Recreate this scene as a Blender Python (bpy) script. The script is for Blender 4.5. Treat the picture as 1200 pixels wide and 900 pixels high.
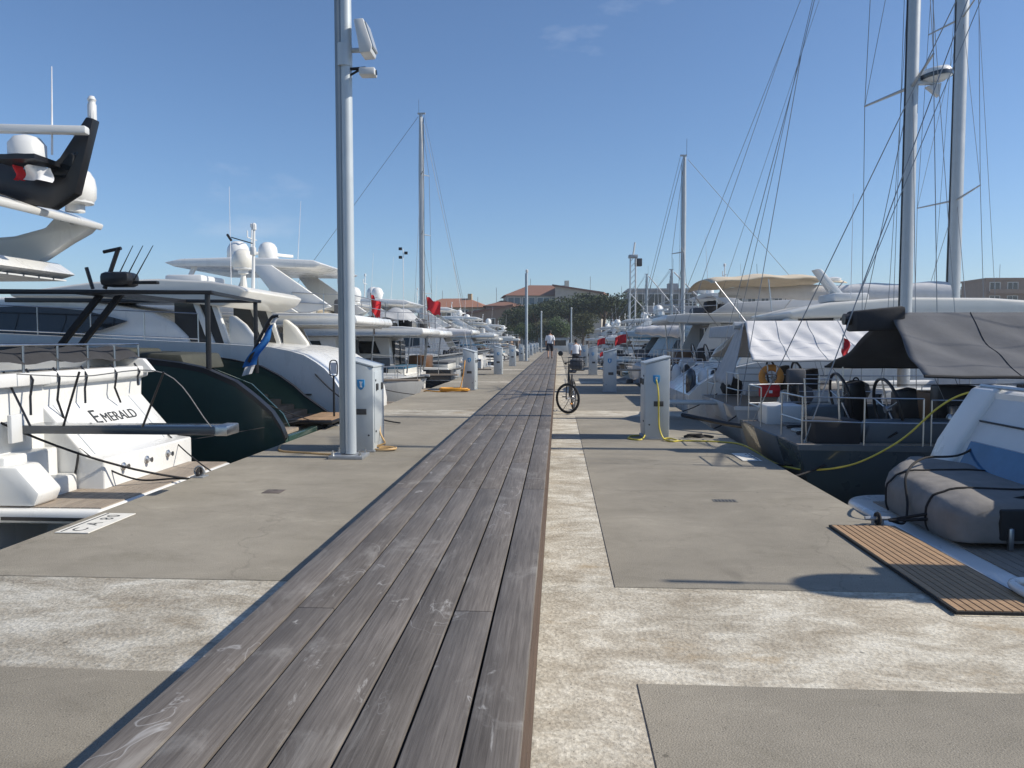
import bpy, bmesh, math, random
from mathutils import Vector, Matrix
R = math.radians
random.seed(7)
scn = bpy.context.scene
for o in list(bpy.data.objects): bpy.data.objects.remove(o)
C = scn.collection

# ------------------------------------------------------------------ camera
cam_d = bpy.data.cameras.new('camera'); cam = bpy.data.objects.new('camera', cam_d); C.objects.link(cam)
cam_d.sensor_width = 36; cam_d.lens = 27.0; cam_d.clip_start = .05; cam_d.clip_end = 6000
cam.location = (0, 0, 1.65); cam.rotation_euler = (R(90-3.24), 0, R(3.43))
scn.camera = cam
# ------------------------------------------------------------------ world, sun, exposure
SUN_EL, SUN_AZ = R(39), R(91)           # azimuth clockwise from +Y (the pier axis)
w = bpy.data.worlds.new('World'); scn.world = w; w.use_nodes = True
nt = w.node_tree; nt.nodes.clear()
sky = nt.nodes.new('ShaderNodeTexSky'); sky.sky_type = 'NISHITA'; sky.sun_disc = False
sky.sun_elevation = SUN_EL; sky.sun_rotation = SUN_AZ; sky.altitude = 0
sky.air_density = 1.0; sky.dust_density = 0.3; sky.ozone_density = 7.0
tc = nt.nodes.new('ShaderNodeTexCoord')
mp = nt.nodes.new('ShaderNodeMapping'); mp.inputs['Scale'].default_value = (1, 1, 2.6); mp.inputs['Location'].default_value = (.37, .1, .42); mp.inputs['Rotation'].default_value = (0, 0, R(9))
nz = nt.nodes.new('ShaderNodeTexNoise'); nz.inputs['Scale'].default_value = 3.4; nz.inputs['Detail'].default_value = 7; nz.inputs['Roughness'].default_value = .58
rp = nt.nodes.new('ShaderNodeValToRGB'); rp.color_ramp.elements[0].position = .615; rp.color_ramp.elements[1].position = .87
rp.color_ramp.elements[1].color = (.5, .5, .5, 1)
mx = nt.nodes.new('ShaderNodeMixRGB'); mx.inputs[2].default_value = (6.2, 6.6, 7.4, 1)
bg = nt.nodes.new('ShaderNodeBackground'); bg.inputs[1].default_value = .108
wo = nt.nodes.new('ShaderNodeOutputWorld')
nt.links.new(tc.outputs['Generated'], mp.inputs[0]); nt.links.new(mp.outputs[0], nz.inputs['Vector'])
nt.links.new(nz.outputs[0], rp.inputs[0]); nt.links.new(rp.outputs[0], mx.inputs[0])
nt.links.new(sky.outputs[0], mx.inputs[1]); nt.links.new(mx.outputs[0], bg.inputs[0]); nt.links.new(bg.outputs[0], wo.inputs[0])
sl = bpy.data.lights.new('sun', 'SUN'); sl.energy = 4.3; sl.angle = R(.53); sl.color = (1, .925, .80)
so = bpy.data.objects.new('sun', sl); C.objects.link(so)
sd = Vector((math.sin(SUN_AZ)*math.cos(SUN_EL), math.cos(SUN_AZ)*math.cos(SUN_EL), math.sin(SUN_EL)))
so.rotation_euler = sd.to_track_quat('Z', 'Y').to_euler(); so.location = (20, 0, 30)
scn.view_settings.view_transform = 'Standard'; scn.view_settings.look = 'None'
scn.view_settings.exposure = 0.28; scn.view_settings.gamma = 1; scn.view_settings.use_curve_mapping = False
scn.render.engine = 'CYCLES'; scn.render.resolution_x = 1024; scn.render.resolution_y = 768

# ------------------------------------------------------------------ materials
MATS = {}
def lk(t, a, b): t.links.new(a, b)
def mat(name, col, rough=.5, metal=0., var=.12, scale=6., bump=0., bscale=40., coat=0., spec=.5, stretch=(1, 1, 1), trans=0., alpha=1., dirt=0., rnd=0.):
    if name in MATS: return MATS[name]
    m = bpy.data.materials.new(name); m.use_nodes = True; t = m.node_tree; b = t.nodes['Principled BSDF']
    b.inputs['Roughness'].default_value = rough; b.inputs['Metallic'].default_value = metal
    b.inputs['Coat Weight'].default_value = coat; b.inputs['Specular IOR Level'].default_value = spec
    b.inputs['Transmission Weight'].default_value = trans; b.inputs['Alpha'].default_value = alpha
    tc = t.nodes.new('ShaderNodeTexCoord'); mp = t.nodes.new('ShaderNodeMapping'); mp.inputs['Scale'].default_value = stretch
    lk(t, tc.outputs['Object'], mp.inputs[0])
    n = t.nodes.new('ShaderNodeTexNoise'); n.inputs['Scale'].default_value = scale; n.inputs['Detail'].default_value = 6; n.inputs['Roughness'].default_value = .6
    lk(t, mp.outputs[0], n.inputs['Vector'])
    r = t.nodes.new('ShaderNodeValToRGB'); r.color_ramp.elements[0].position = .3; r.color_ramp.elements[1].position = .72
    r.color_ramp.elements[0].color = (*[max(0, c*(1-var)) for c in col], 1); r.color_ramp.elements[1].color = (*[min(1, c*(1+var)) for c in col], 1)
    lk(t, n.outputs[0], r.inputs[0]); out = r.outputs[0]
    if rnd:
        oi = t.nodes.new('ShaderNodeObjectInfo'); hs = t.nodes.new('ShaderNodeHueSaturation')
        mr = t.nodes.new('ShaderNodeMapRange'); mr.inputs[3].default_value = 1-rnd; mr.inputs[4].default_value = 1+rnd
        lk(t, oi.outputs['Random'], mr.inputs[0]); lk(t, mr.outputs[0], hs.inputs['Value']); lk(t, out, hs.inputs['Color']); out = hs.outputs[0]
    lk(t, out, b.inputs['Base Color'])
    mr = t.nodes.new('ShaderNodeMapRange'); mr.inputs[3].default_value = max(0, rough-.07); mr.inputs[4].default_value = min(1, rough+.12)
    lk(t, n.outputs[0], mr.inputs[0]); lk(t, mr.outputs[0], b.inputs['Roughness'])
    if bump:
        n2 = t.nodes.new('ShaderNodeTexNoise'); n2.inputs['Scale'].default_value = bscale; n2.inputs['Detail'].default_value = 5
        lk(t, mp.outputs[0], n2.inputs['Vector'])
        bp = t.nodes.new('ShaderNodeBump'); bp.inputs['Strength'].default_value = bump; bp.inputs['Distance'].default_value = .02
        lk(t, n2.outputs[0], bp.inputs['Height']); lk(t, bp.outputs[0], b.inputs['Normal'])
    MATS[name] = m; return m

WHITE = mat('gelcoat_white', (.73, .73, .71), .26, var=.045, scale=2.2, coat=.3, stretch=(1, 1, .4))
CREAM = mat('gelcoat_cream', (.70, .68, .62), .3, var=.05, scale=1.5, coat=.3)
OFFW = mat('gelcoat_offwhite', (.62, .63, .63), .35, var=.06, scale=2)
LGREY = mat('hull_light_grey', (.42, .45, .48), .3, var=.06, scale=2, coat=.3)
BGREY = mat('hull_blue_grey', (.30, .38, .44), .3, var=.06, scale=2, coat=.3)
DSLATE = mat('deck_slate', (.10, .12, .135), .5, var=.12, scale=3)
GREEN = mat('hull_dark_green', (.026, .058, .047), .2, var=.15, scale=1, coat=.6)
NAVY = mat('hull_navy', (.02, .03, .045), .2, var=.15, scale=1, coat=.5)
SLATE = mat('hull_slate_blue', (.045, .07, .09), .25, var=.15, scale=1, coat=.5)
BLACK = mat('black_paint', (.012, .012, .014), .35, var=.2, scale=5)
RUBBER = mat('black_rubber', (.018, .018, .018), .75, var=.3, scale=8)
GLASS = mat('dark_glass', (.008, .011, .014), .06, var=.2, scale=1, spec=.6)
GLASSB = mat('blue_tinted_glass', (.05, .15, .30), .12, var=.25, scale=1.2, spec=.6)
GLASSG = mat('smoked_glass', (.05, .05, .05), .08, var=.1, scale=1, spec=.6)
STEEL = mat('stainless_steel', (.50, .51, .52), .3, 1., var=.08, scale=10)
ALU = mat('anodised_aluminium', (.50, .53, .55), .42, .6, var=.06, scale=4)
MASTM = mat('mast_alloy', (.46, .48, .49), .42, .5, var=.06, scale=3)
GALV = mat('galvanised_steel', (.36, .38, .40), .5, .6, var=.12, scale=14)
POLEP = mat('pole_paint', (.50, .55, .58), .4, .15, var=.06, scale=3)
POLESH = mat('pole_paint_shaded', (.24, .28, .31), .4, .2, var=.06, scale=3)  # darker copy of the pole paint for its shaded side
PEDM = mat('pedestal_paint', (.47, .51, .53), .42, .1, var=.05, scale=5)
PEDD = mat('pedestal_plate', (.05, .05, .05), .5, var=.2)
BLUEP = mat('socket_blue', (.02, .22, .48), .4, var=.15)
TEAK = mat('teak', (.35, .225, .125), .65, var=.3, scale=8, stretch=(1, 14, 4), bump=.1, rnd=.12)
TEAKG = mat('teak_weathered', (.30, .25, .20), .7, var=.25, scale=8, stretch=(14, 1, 4), rnd=.12)
WOODB = mat('varnished_wood', (.14, .07, .03), .35, var=.3, scale=6, stretch=(1, 10, 10))
CANW = mat('canvas_white', (.60, .60, .61), .85, var=.06, scale=5, bump=.15, bscale=12)
CANG = mat('canvas_grey', (.105, .11, .122), .85, var=.12, scale=5, bump=.2, bscale=10)
CANL = mat('canvas_light_grey', (.40, .41, .42), .85, var=.1, scale=5, bump=.2, bscale=10)
CANK = mat('canvas_charcoal', (.03, .03, .033), .85, var=.2, scale=5, bump=.2, bscale=10)
CANC = mat('canvas_cream', (.62, .53, .40), .85, var=.1, scale=5, bump=.15, bscale=10)
CANB = mat('canvas_blue', (.03, .13, .22), .85, var=.15, scale=5, bump=.3, bscale=8)
TAUPE = mat('canvas_taupe', (.22, .205, .19), .9, var=.16, scale=5, bump=.35, bscale=9)
RED = mat('flag_red', (.55, .02, .03), .8, var=.15)
FBLUE = mat('flag_blue', (.03, .20, .58), .8, var=.15)
FWHITE = mat('flag_white', (.75, .75, .76), .8, var=.06)
ORANGE = mat('lifebuoy_orange', (.62, .26, .05), .6, var=.2)
ORHOSE = mat('hose_orange', (.62, .28, .02), .5, var=.15)
YELHOSE = mat('hose_yellow', (.62, .52, .08), .45, var=.12)
BEIHOSE = mat('hose_beige', (.50, .33, .15), .5, var=.12)
ROPEB = mat('rope_black', (.016, .016, .018), .85, var=.3, scale=60, bump=.3, bscale=200)
ROPEG = mat('rope_grey', (.20, .20, .20), .85, var=.3, scale=60)
ROPEW = mat('rope_white', (.55, .55, .52), .85, var=.2, scale=60)
WIRE = mat('rigging_wire', (.26, .27, .28), .4, .5, var=.1)
SKIN = mat('skin', (.38, .21, .14), .6, var=.08)
HAIR = mat('hair_dark', (.02, .016, .013), .7, var=.3, scale=40)
SHIRT = mat('shirt_white', (.72, .73, .76), .85, var=.05)
SHORTS = mat('shorts_navy', (.018, .02, .03), .85, var=.2)
PAINTW = mat('painted_plate', (.72, .70, .64), .6, var=.1, scale=14)
INK = mat('ink_dark', (.04, .045, .05), .6, var=.2)

def concrete(name, stops, scale, spk, bump, streak=(1, 1, 1), fine=60., stain=None):
    m = bpy.data.materials.new(name); m.use_nodes = True; t = m.node_tree; b = t.nodes['Principled BSDF']; b.inputs['Roughness'].default_value = .9
    b.inputs['Specular IOR Level'].default_value = .25
    ge = t.nodes.new('ShaderNodeNewGeometry'); mp = t.nodes.new('ShaderNodeMapping'); mp.inputs['Scale'].default_value = streak
    lk(t, ge.outputs['Position'], mp.inputs[0])
    n = t.nodes.new('ShaderNodeTexNoise'); n.inputs['Scale'].default_value = scale; n.inputs['Detail'].default_value = 9; n.inputs['Roughness'].default_value = .8; n.inputs['Distortion'].default_value = .35
    lk(t, mp.outputs[0], n.inputs['Vector'])
    r = t.nodes.new('ShaderNodeValToRGB'); e = r.color_ramp.elements
    while len(e) < len(stops): e.new(.5)
    for k, (p, c) in enumerate(stops): e[k].position = p; e[k].color = (*c, 1)
    lk(t, n.outputs[0], r.inputs[0]); out = r.outputs[0]
    f = t.nodes.new('ShaderNodeTexNoise'); f.inputs['Scale'].default_value = fine; f.inputs['Detail'].default_value = 3
    lk(t, ge.outputs['Position'], f.inputs['Vector'])
    mr = t.nodes.new('ShaderNodeMapRange'); mr.inputs[1].default_value = .3; mr.inputs[2].default_value = .7; mr.inputs[3].default_value = 1-spk; mr.inputs[4].default_value = 1+spk
    lk(t, f.outputs[0], mr.inputs[0])
    mul = t.nodes.new('ShaderNodeVectorMath'); mul.operation = 'SCALE'; lk(t, out, mul.inputs[0]); lk(t, mr.outputs[0], mul.inputs['Scale']); out = mul.outputs[0]
    lg = t.nodes.new('ShaderNodeTexNoise'); lg.inputs['Scale'].default_value = .42; lg.inputs['Detail'].default_value = 5; lg.inputs['Roughness'].default_value = .6; lk(t, ge.outputs['Position'], lg.inputs['Vector'])
    ml = t.nodes.new('ShaderNodeMapRange'); ml.inputs[1].default_value = .32; ml.inputs[2].default_value = .68; ml.inputs[3].default_value = .82; ml.inputs[4].default_value = 1.17; lk(t, lg.outputs[0], ml.inputs[0])
    mu0 = t.nodes.new('ShaderNodeVectorMath'); mu0.operation = 'SCALE'; lk(t, out, mu0.inputs[0]); lk(t, ml.outputs[0], mu0.inputs['Scale']); out = mu0.outputs[0]
    for vs, th, colr, am in ((46., .17, (.10, .095, .08), .7), (61., .13, (.62, .60, .55), .45)):
        vv = t.nodes.new('ShaderNodeTexVoronoi'); vv.inputs['Scale'].default_value = vs; lk(t, ge.outputs['Position'], vv.inputs['Vector'])
        nn = t.nodes.new('ShaderNodeTexNoise'); nn.inputs['Scale'].default_value = vs*.35; lk(t, ge.outputs['Position'], nn.inputs['Vector'])
        c1 = t.nodes.new('ShaderNodeMath'); c1.operation = 'LESS_THAN'; c1.inputs[1].default_value = th; lk(t, vv.outputs['Distance'], c1.inputs[0])
        c2 = t.nodes.new('ShaderNodeMath'); c2.operation = 'GREATER_THAN'; c2.inputs[1].default_value = .55; lk(t, nn.outputs[0], c2.inputs[0])
        c3 = t.nodes.new('ShaderNodeMath'); c3.operation = 'MULTIPLY'; lk(t, c1.outputs[0], c3.inputs[0]); lk(t, c2.outputs[0], c3.inputs[1])
        c4 = t.nodes.new('ShaderNodeMath'); c4.operation = 'MULTIPLY'; c4.inputs[1].default_value = am*min(1, spk*6); lk(t, c3.outputs[0], c4.inputs[0])
        mxx_ = t.nodes.new('ShaderNodeMixRGB'); lk(t, c4.outputs[0], mxx_.inputs[0]); lk(t, out, mxx_.inputs[1]); mxx_.inputs[2].default_value = (*colr, 1); out = mxx_.outputs[0]
    # sparse dark pits and gum spots
    v = t.nodes.new('ShaderNodeTexVoronoi'); v.inputs['Scale'].default_value = 3.1; v.inputs['Randomness'].default_value = 1
    lk(t, ge.outputs['Position'], v.inputs['Vector'])
    r2 = t.nodes.new('ShaderNodeValToRGB'); r2.color_ramp.elements[0].position = .03; r2.color_ramp.elements[0].color = (.45, .45, .45, 1); r2.color_ramp.elements[1].position = .05; r2.color_ramp.elements[1].color = (1, 1, 1, 1)
    lk(t, v.outputs['Distance'], r2.inputs[0])
    m2 = t.nodes.new('ShaderNodeMixRGB'); m2.blend_type = 'MULTIPLY'; m2.inputs[0].default_value = .8; lk(t, out, m2.inputs[1]); lk(t, r2.outputs[0], m2.inputs[2]); out = m2.outputs[0]
    if stain:
        s = t.nodes.new('ShaderNodeTexNoise'); s.inputs['Scale'].default_value = stain[0]; s.inputs['Detail'].default_value = 7; s.inputs['Roughness'].default_value = .7
        mp2 = t.nodes.new('ShaderNodeMapping'); mp2.inputs['Scale'].default_value = stain[3]; lk(t, ge.outputs['Position'], mp2.inputs[0]); lk(t, mp2.outputs[0], s.inputs['Vector'])
        r3 = t.nodes.new('ShaderNodeValToRGB'); r3.color_ramp.elements[0].position = stain[1]; r3.color_ramp.elements[1].position = stain[1]+.14
        lk(t, s.outputs[0], r3.inputs[0])
        m3 = t.nodes.new('ShaderNodeMixRGB'); lk(t, r3.outputs[0], m3.inputs[0]); lk(t, out, m3.inputs[1]); m3.inputs[2].default_value = (*stain[2], 1); out = m3.outputs[0]
    wn = t.nodes.new('ShaderNodeTexNoise'); wn.inputs['Scale'].default_value = 2.4; wn.inputs['Detail'].default_value = 6; lk(t, ge.outputs['Position'], wn.inputs['Vector'])
    wv = t.nodes.new('ShaderNodeVectorMath'); wv.operation = 'SCALE'; wv.inputs['Scale'].default_value = .55; lk(t, wn.outputs['Color'], wv.inputs[0])
    wa = t.nodes.new('ShaderNodeVectorMath'); lk(t, ge.outputs['Position'], wa.inputs[0]); lk(t, wv.outputs[0], wa.inputs[1])
    ck = t.nodes.new('ShaderNodeTexVoronoi'); ck.feature = 'DISTANCE_TO_EDGE'; ck.inputs['Scale'].default_value = .33; lk(t, wa.outputs[0], ck.inputs['Vector'])
    cr_ = t.nodes.new('ShaderNodeValToRGB'); cr_.color_ramp.elements[0].position = .0; cr_.color_ramp.elements[0].color = (.28, .28, .28, 1); cr_.color_ramp.elements[1].position = .0035; cr_.color_ramp.elements[1].color = (0, 0, 0, 1); lk(t, ck.outputs['Distance'], cr_.inputs[0])
    cm = t.nodes.new('ShaderNodeMixRGB'); lk(t, cr_.outputs[0], cm.inputs[0]); lk(t, out, cm.inputs[1]); cm.inputs[2].default_value = (.09, .08, .065, 1); out = cm.outputs[0]
    os_ = t.nodes.new('ShaderNodeTexNoise'); os_.inputs['Scale'].default_value = 1.35; os_.inputs['Detail'].default_value = 4; os_.inputs['Distortion'].default_value = .6
    om = t.nodes.new('ShaderNodeMapping'); om.inputs['Location'].default_value = (7.3, 2.1, 0); lk(t, ge.outputs['Position'], om.inputs[0]); lk(t, om.outputs[0], os_.inputs['Vector'])
    orr = t.nodes.new('ShaderNodeValToRGB'); orr.color_ramp.elements[0].position = .66; orr.color_ramp.elements[1].position = .80; orr.color_ramp.elements[1].color = (.5, .5, .5, 1); lk(t, os_.outputs[0], orr.inputs[0])
    om2 = t.nodes.new('ShaderNodeMixRGB'); lk(t, orr.outputs[0], om2.inputs[0]); lk(t, out, om2.inputs[1]); om2.inputs[2].default_value = (.12, .105, .085, 1); out = om2.outputs[0]
    lk(t, out, b.inputs['Base Color'])
    ad = t.nodes.new('ShaderNodeMath'); ad.operation = 'ADD'; lk(t, n.outputs[0], ad.inputs[0]); lk(t, f.outputs[0], ad.inputs[1])
    bp = t.nodes.new('ShaderNodeBump'); bp.inputs['Strength'].default_value = bump; bp.inputs['Distance'].default_value = .012
    lk(t, ad.outputs[0], bp.inputs['Height']); lk(t, bp.outputs[0], b.inputs['Normal'])
    return m
PALE = concrete('pale_concrete', [(.29, (.25, .21, .155)), (.42, (.365, .325, .26)), (.50, (.445, .407, .335)), (.57, (.55, .517, .44)), (.70, (.65, .625, .555))], 1.8, .18, .7, (1, 1.7, 1), 45., (1.0, .575, (.35, .275, .18), (1, 1.4, 1)))
SLAB = concrete('grey_slab', [(.30, (.215, .196, .156)), (.46, (.270, .246, .202)), (.56, (.288, .262, .215)), (.72, (.36, .332, .272))], 1.1, .17, .4, (1, 1.5, 1), 120., (2.3, .69, (.40, .37, .31), (1, 1.8, 1)))
SIDE = concrete('pier_side', [(.3, (.10, .10, .09)), (.6, (.22, .21, .19)), (.8, (.30, .29, .26))], 2.2, .12, .4)
QUAY = concrete('quay_stone', [(.3, (.26, .25, .22)), (.6, (.33, .31, .28)), (.8, (.40, .38, .34))], 1.2, .1, .3)

def wood():
    m = bpy.data.materials.new('weathered_hardwood'); m.use_nodes = True; t = m.node_tree; b = t.nodes['Principled BSDF']; b.inputs['Roughness'].default_value = .66
    b.inputs['Specular IOR Level'].default_value = .35
    ge = t.nodes.new('ShaderNodeNewGeometry'); oi = t.nodes.new('ShaderNodeObjectInfo')
    cb = t.nodes.new('ShaderNodeCombineXYZ'); ml = t.nodes.new('ShaderNodeMath'); ml.operation = 'MULTIPLY'; ml.inputs[1].default_value = 40
    lk(t, oi.outputs['Random'], ml.inputs[0]); lk(t, ml.outputs[0], cb.inputs[0]); lk(t, ml.outputs[0], cb.inputs[2])
    ad = t.nodes.new('ShaderNodeVectorMath'); lk(t, ge.outputs['Position'], ad.inputs[0]); lk(t, cb.outputs[0], ad.inputs[1])
    def nz(sc, stretch, det=6, ro=.6, dist=0.):
        mp = t.nodes.new('ShaderNodeMapping'); mp.inputs['Scale'].default_value = stretch; lk(t, ad.outputs[0], mp.inputs[0])
        n = t.nodes.new('ShaderNodeTexNoise'); n.inputs['Scale'].default_value = sc; n.inputs['Detail'].default_value = det; n.inputs['Roughness'].default_value = ro; n.inputs['Distortion'].default_value = dist
        lk(t, mp.outputs[0], n.inputs['Vector']); return n
    g = nz(2.2, (44, 1.3, 16), 9, .66, .5); big = nz(1.6, (4.0, 1.0, 1), 5, .6)
    r = t.nodes.new('ShaderNodeValToRGB'); e = r.color_ramp.elements; e.new(.5)
    for k, (p, c) in enumerate([(.28, (.088, .076, .066)), (.5, (.140, .124, .110)), (.74, (.205, .185, .166))]): e[k].position = p; e[k].color = (*c, 1)
    lk(t, g.outputs[0], r.inputs[0])
    mr = t.nodes.new('ShaderNodeMapRange'); mr.inputs[1].default_value = .3; mr.inputs[2].default_value = .7; mr.inputs[3].default_value = .84; mr.inputs[4].default_value = 1.2; lk(t, big.outputs[0], mr.inputs[0])
    mr2 = t.nodes.new('ShaderNodeMapRange'); mr2.inputs[3].default_value = .90; mr2.inputs[4].default_value = 1.12; lk(t, oi.outputs['Random'], mr2.inputs[0])
    mm = t.nodes.new('ShaderNodeMath'); mm.operation = 'MULTIPLY'; lk(t, mr.outputs[0], mm.inputs[0]); lk(t, mr2.outputs[0], mm.inputs[1])
    sc = t.nodes.new('ShaderNodeVectorMath'); sc.operation = 'SCALE'; lk(t, r.outputs[0], sc.inputs[0]); lk(t, mm.outputs[0], sc.inputs['Scale'])
    # chalky scuffs and dried footprints, running on across the boards
    def scuff(scale, stretch, lo, hi, rot, col, prev, amt):
        mp = t.nodes.new('ShaderNodeMapping'); mp.inputs['Scale'].default_value = stretch; mp.inputs['Rotation'].default_value = (0, 0, rot); lk(t, ge.outputs['Position'], mp.inputs[0])
        n = t.nodes.new('ShaderNodeTexNoise'); n.inputs['Scale'].default_value = scale; n.inputs['Detail'].default_value = 8; n.inputs['Roughness'].default_value = .7; n.inputs['Distortion'].default_value = .8
        lk(t, mp.outputs[0], n.inputs['Vector'])
        q = t.nodes.new('ShaderNodeValToRGB'); q.color_ramp.elements[0].position = lo; q.color_ramp.elements[1].position = hi; q.color_ramp.elements[1].color = (amt, amt, amt, 1); lk(t, n.outputs[0], q.inputs[0])
        x = t.nodes.new('ShaderNodeMixRGB'); lk(t, q.outputs[0], x.inputs[0]); lk(t, prev, x.inputs[1]); x.inputs[2].default_value = (*col, 1); return x.outputs[0]
    o = scuff(2.0, (1.6, .7, 1), .56, .76, .5, (.34, .325, .30), sc.outputs[0], .8)
    o = scuff(3.4, (2.0, .7, 1), .63, .71, -.6, (.46, .445, .42), o, .8)
    # thin wandering scratches
    mp = t.nodes.new('ShaderNodeMapping'); mp.inputs['Scale'].default_value = (1.6, 1, 1); lk(t, ge.outputs['Position'], mp.inputs[0])
    n = t.nodes.new('ShaderNodeTexNoise'); n.inputs['Scale'].default_value = 1.9; n.inputs['Detail'].default_value = 3; n.inputs['Distortion'].default_value = 1.4; lk(t, mp.outputs[0], n.inputs['Vector'])
    q = t.nodes.new('ShaderNodeValToRGB'); e = q.color_ramp.elements; e[0].position = .555; e[1].position = .570; e.new(.5625)
    e[0].color = (0, 0, 0, 1); e[1].color = (.8, .8, .8, 1); e[2].color = (0, 0, 0, 1)
    lk(t, n.outputs[0], q.inputs[0])
    x = t.nodes.new('ShaderNodeMixRGB'); gm = nz(.9, (1, 1, 1), 3); q2 = t.nodes.new('ShaderNodeValToRGB'); q2.color_ramp.elements[0].position = .52; q2.color_ramp.elements[1].position = .62
    lk(t, gm.outputs[0], q2.inputs[0]); mu = t.nodes.new('ShaderNodeMath'); mu.operation = 'MULTIPLY'; lk(t, q.outputs[0], mu.inputs[0]); lk(t, q2.outputs[0], mu.inputs[1])
    lk(t, mu.outputs[0], x.inputs[0]); lk(t, o, x.inputs[1]); x.inputs[2].default_value = (.40, .39, .38, 1)
    lk(t, x.outputs[0], b.inputs['Base Color'])
    bp = t.nodes.new('ShaderNodeBump'); bp.inputs['Strength'].default_value = .35; bp.inputs['Distance'].default_value = .004; lk(t, g.outputs[0], bp.inputs['Height']); lk(t, bp.outputs[0], b.inputs['Normal'])
    return m
PLANK = wood()
FASCIA = mat('dark_stained_hardwood', (.075, .048, .034), .7, var=.35, scale=3, stretch=(20, .8, 12), bump=.2, rnd=.15)
def water():
    m = bpy.data.materials.new('harbour_water'); m.use_nodes = True; t = m.node_tree; b = t.nodes['Principled BSDF']
    b.inputs['Base Color'].default_value = (.006, .016, .018, 1); b.inputs['Roughness'].default_value = .07; b.inputs['IOR'].default_value = 1.33
    ge = t.nodes.new('ShaderNodeNewGeometry'); n = t.nodes.new('ShaderNodeTexNoise'); n.inputs['Scale'].default_value = 2.2; n.inputs['Detail'].default_value = 5; lk(t, ge.outputs['Position'], n.inputs['Vector'])
    bp = t.nodes.new('ShaderNodeBump'); bp.inputs['Strength'].default_value = .5; bp.inputs['Distance'].default_value = .12; lk(t, n.outputs[0], bp.inputs['Height']); lk(t, bp.outputs[0], b.inputs['Normal'])
    return m
WATER = water()

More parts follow.
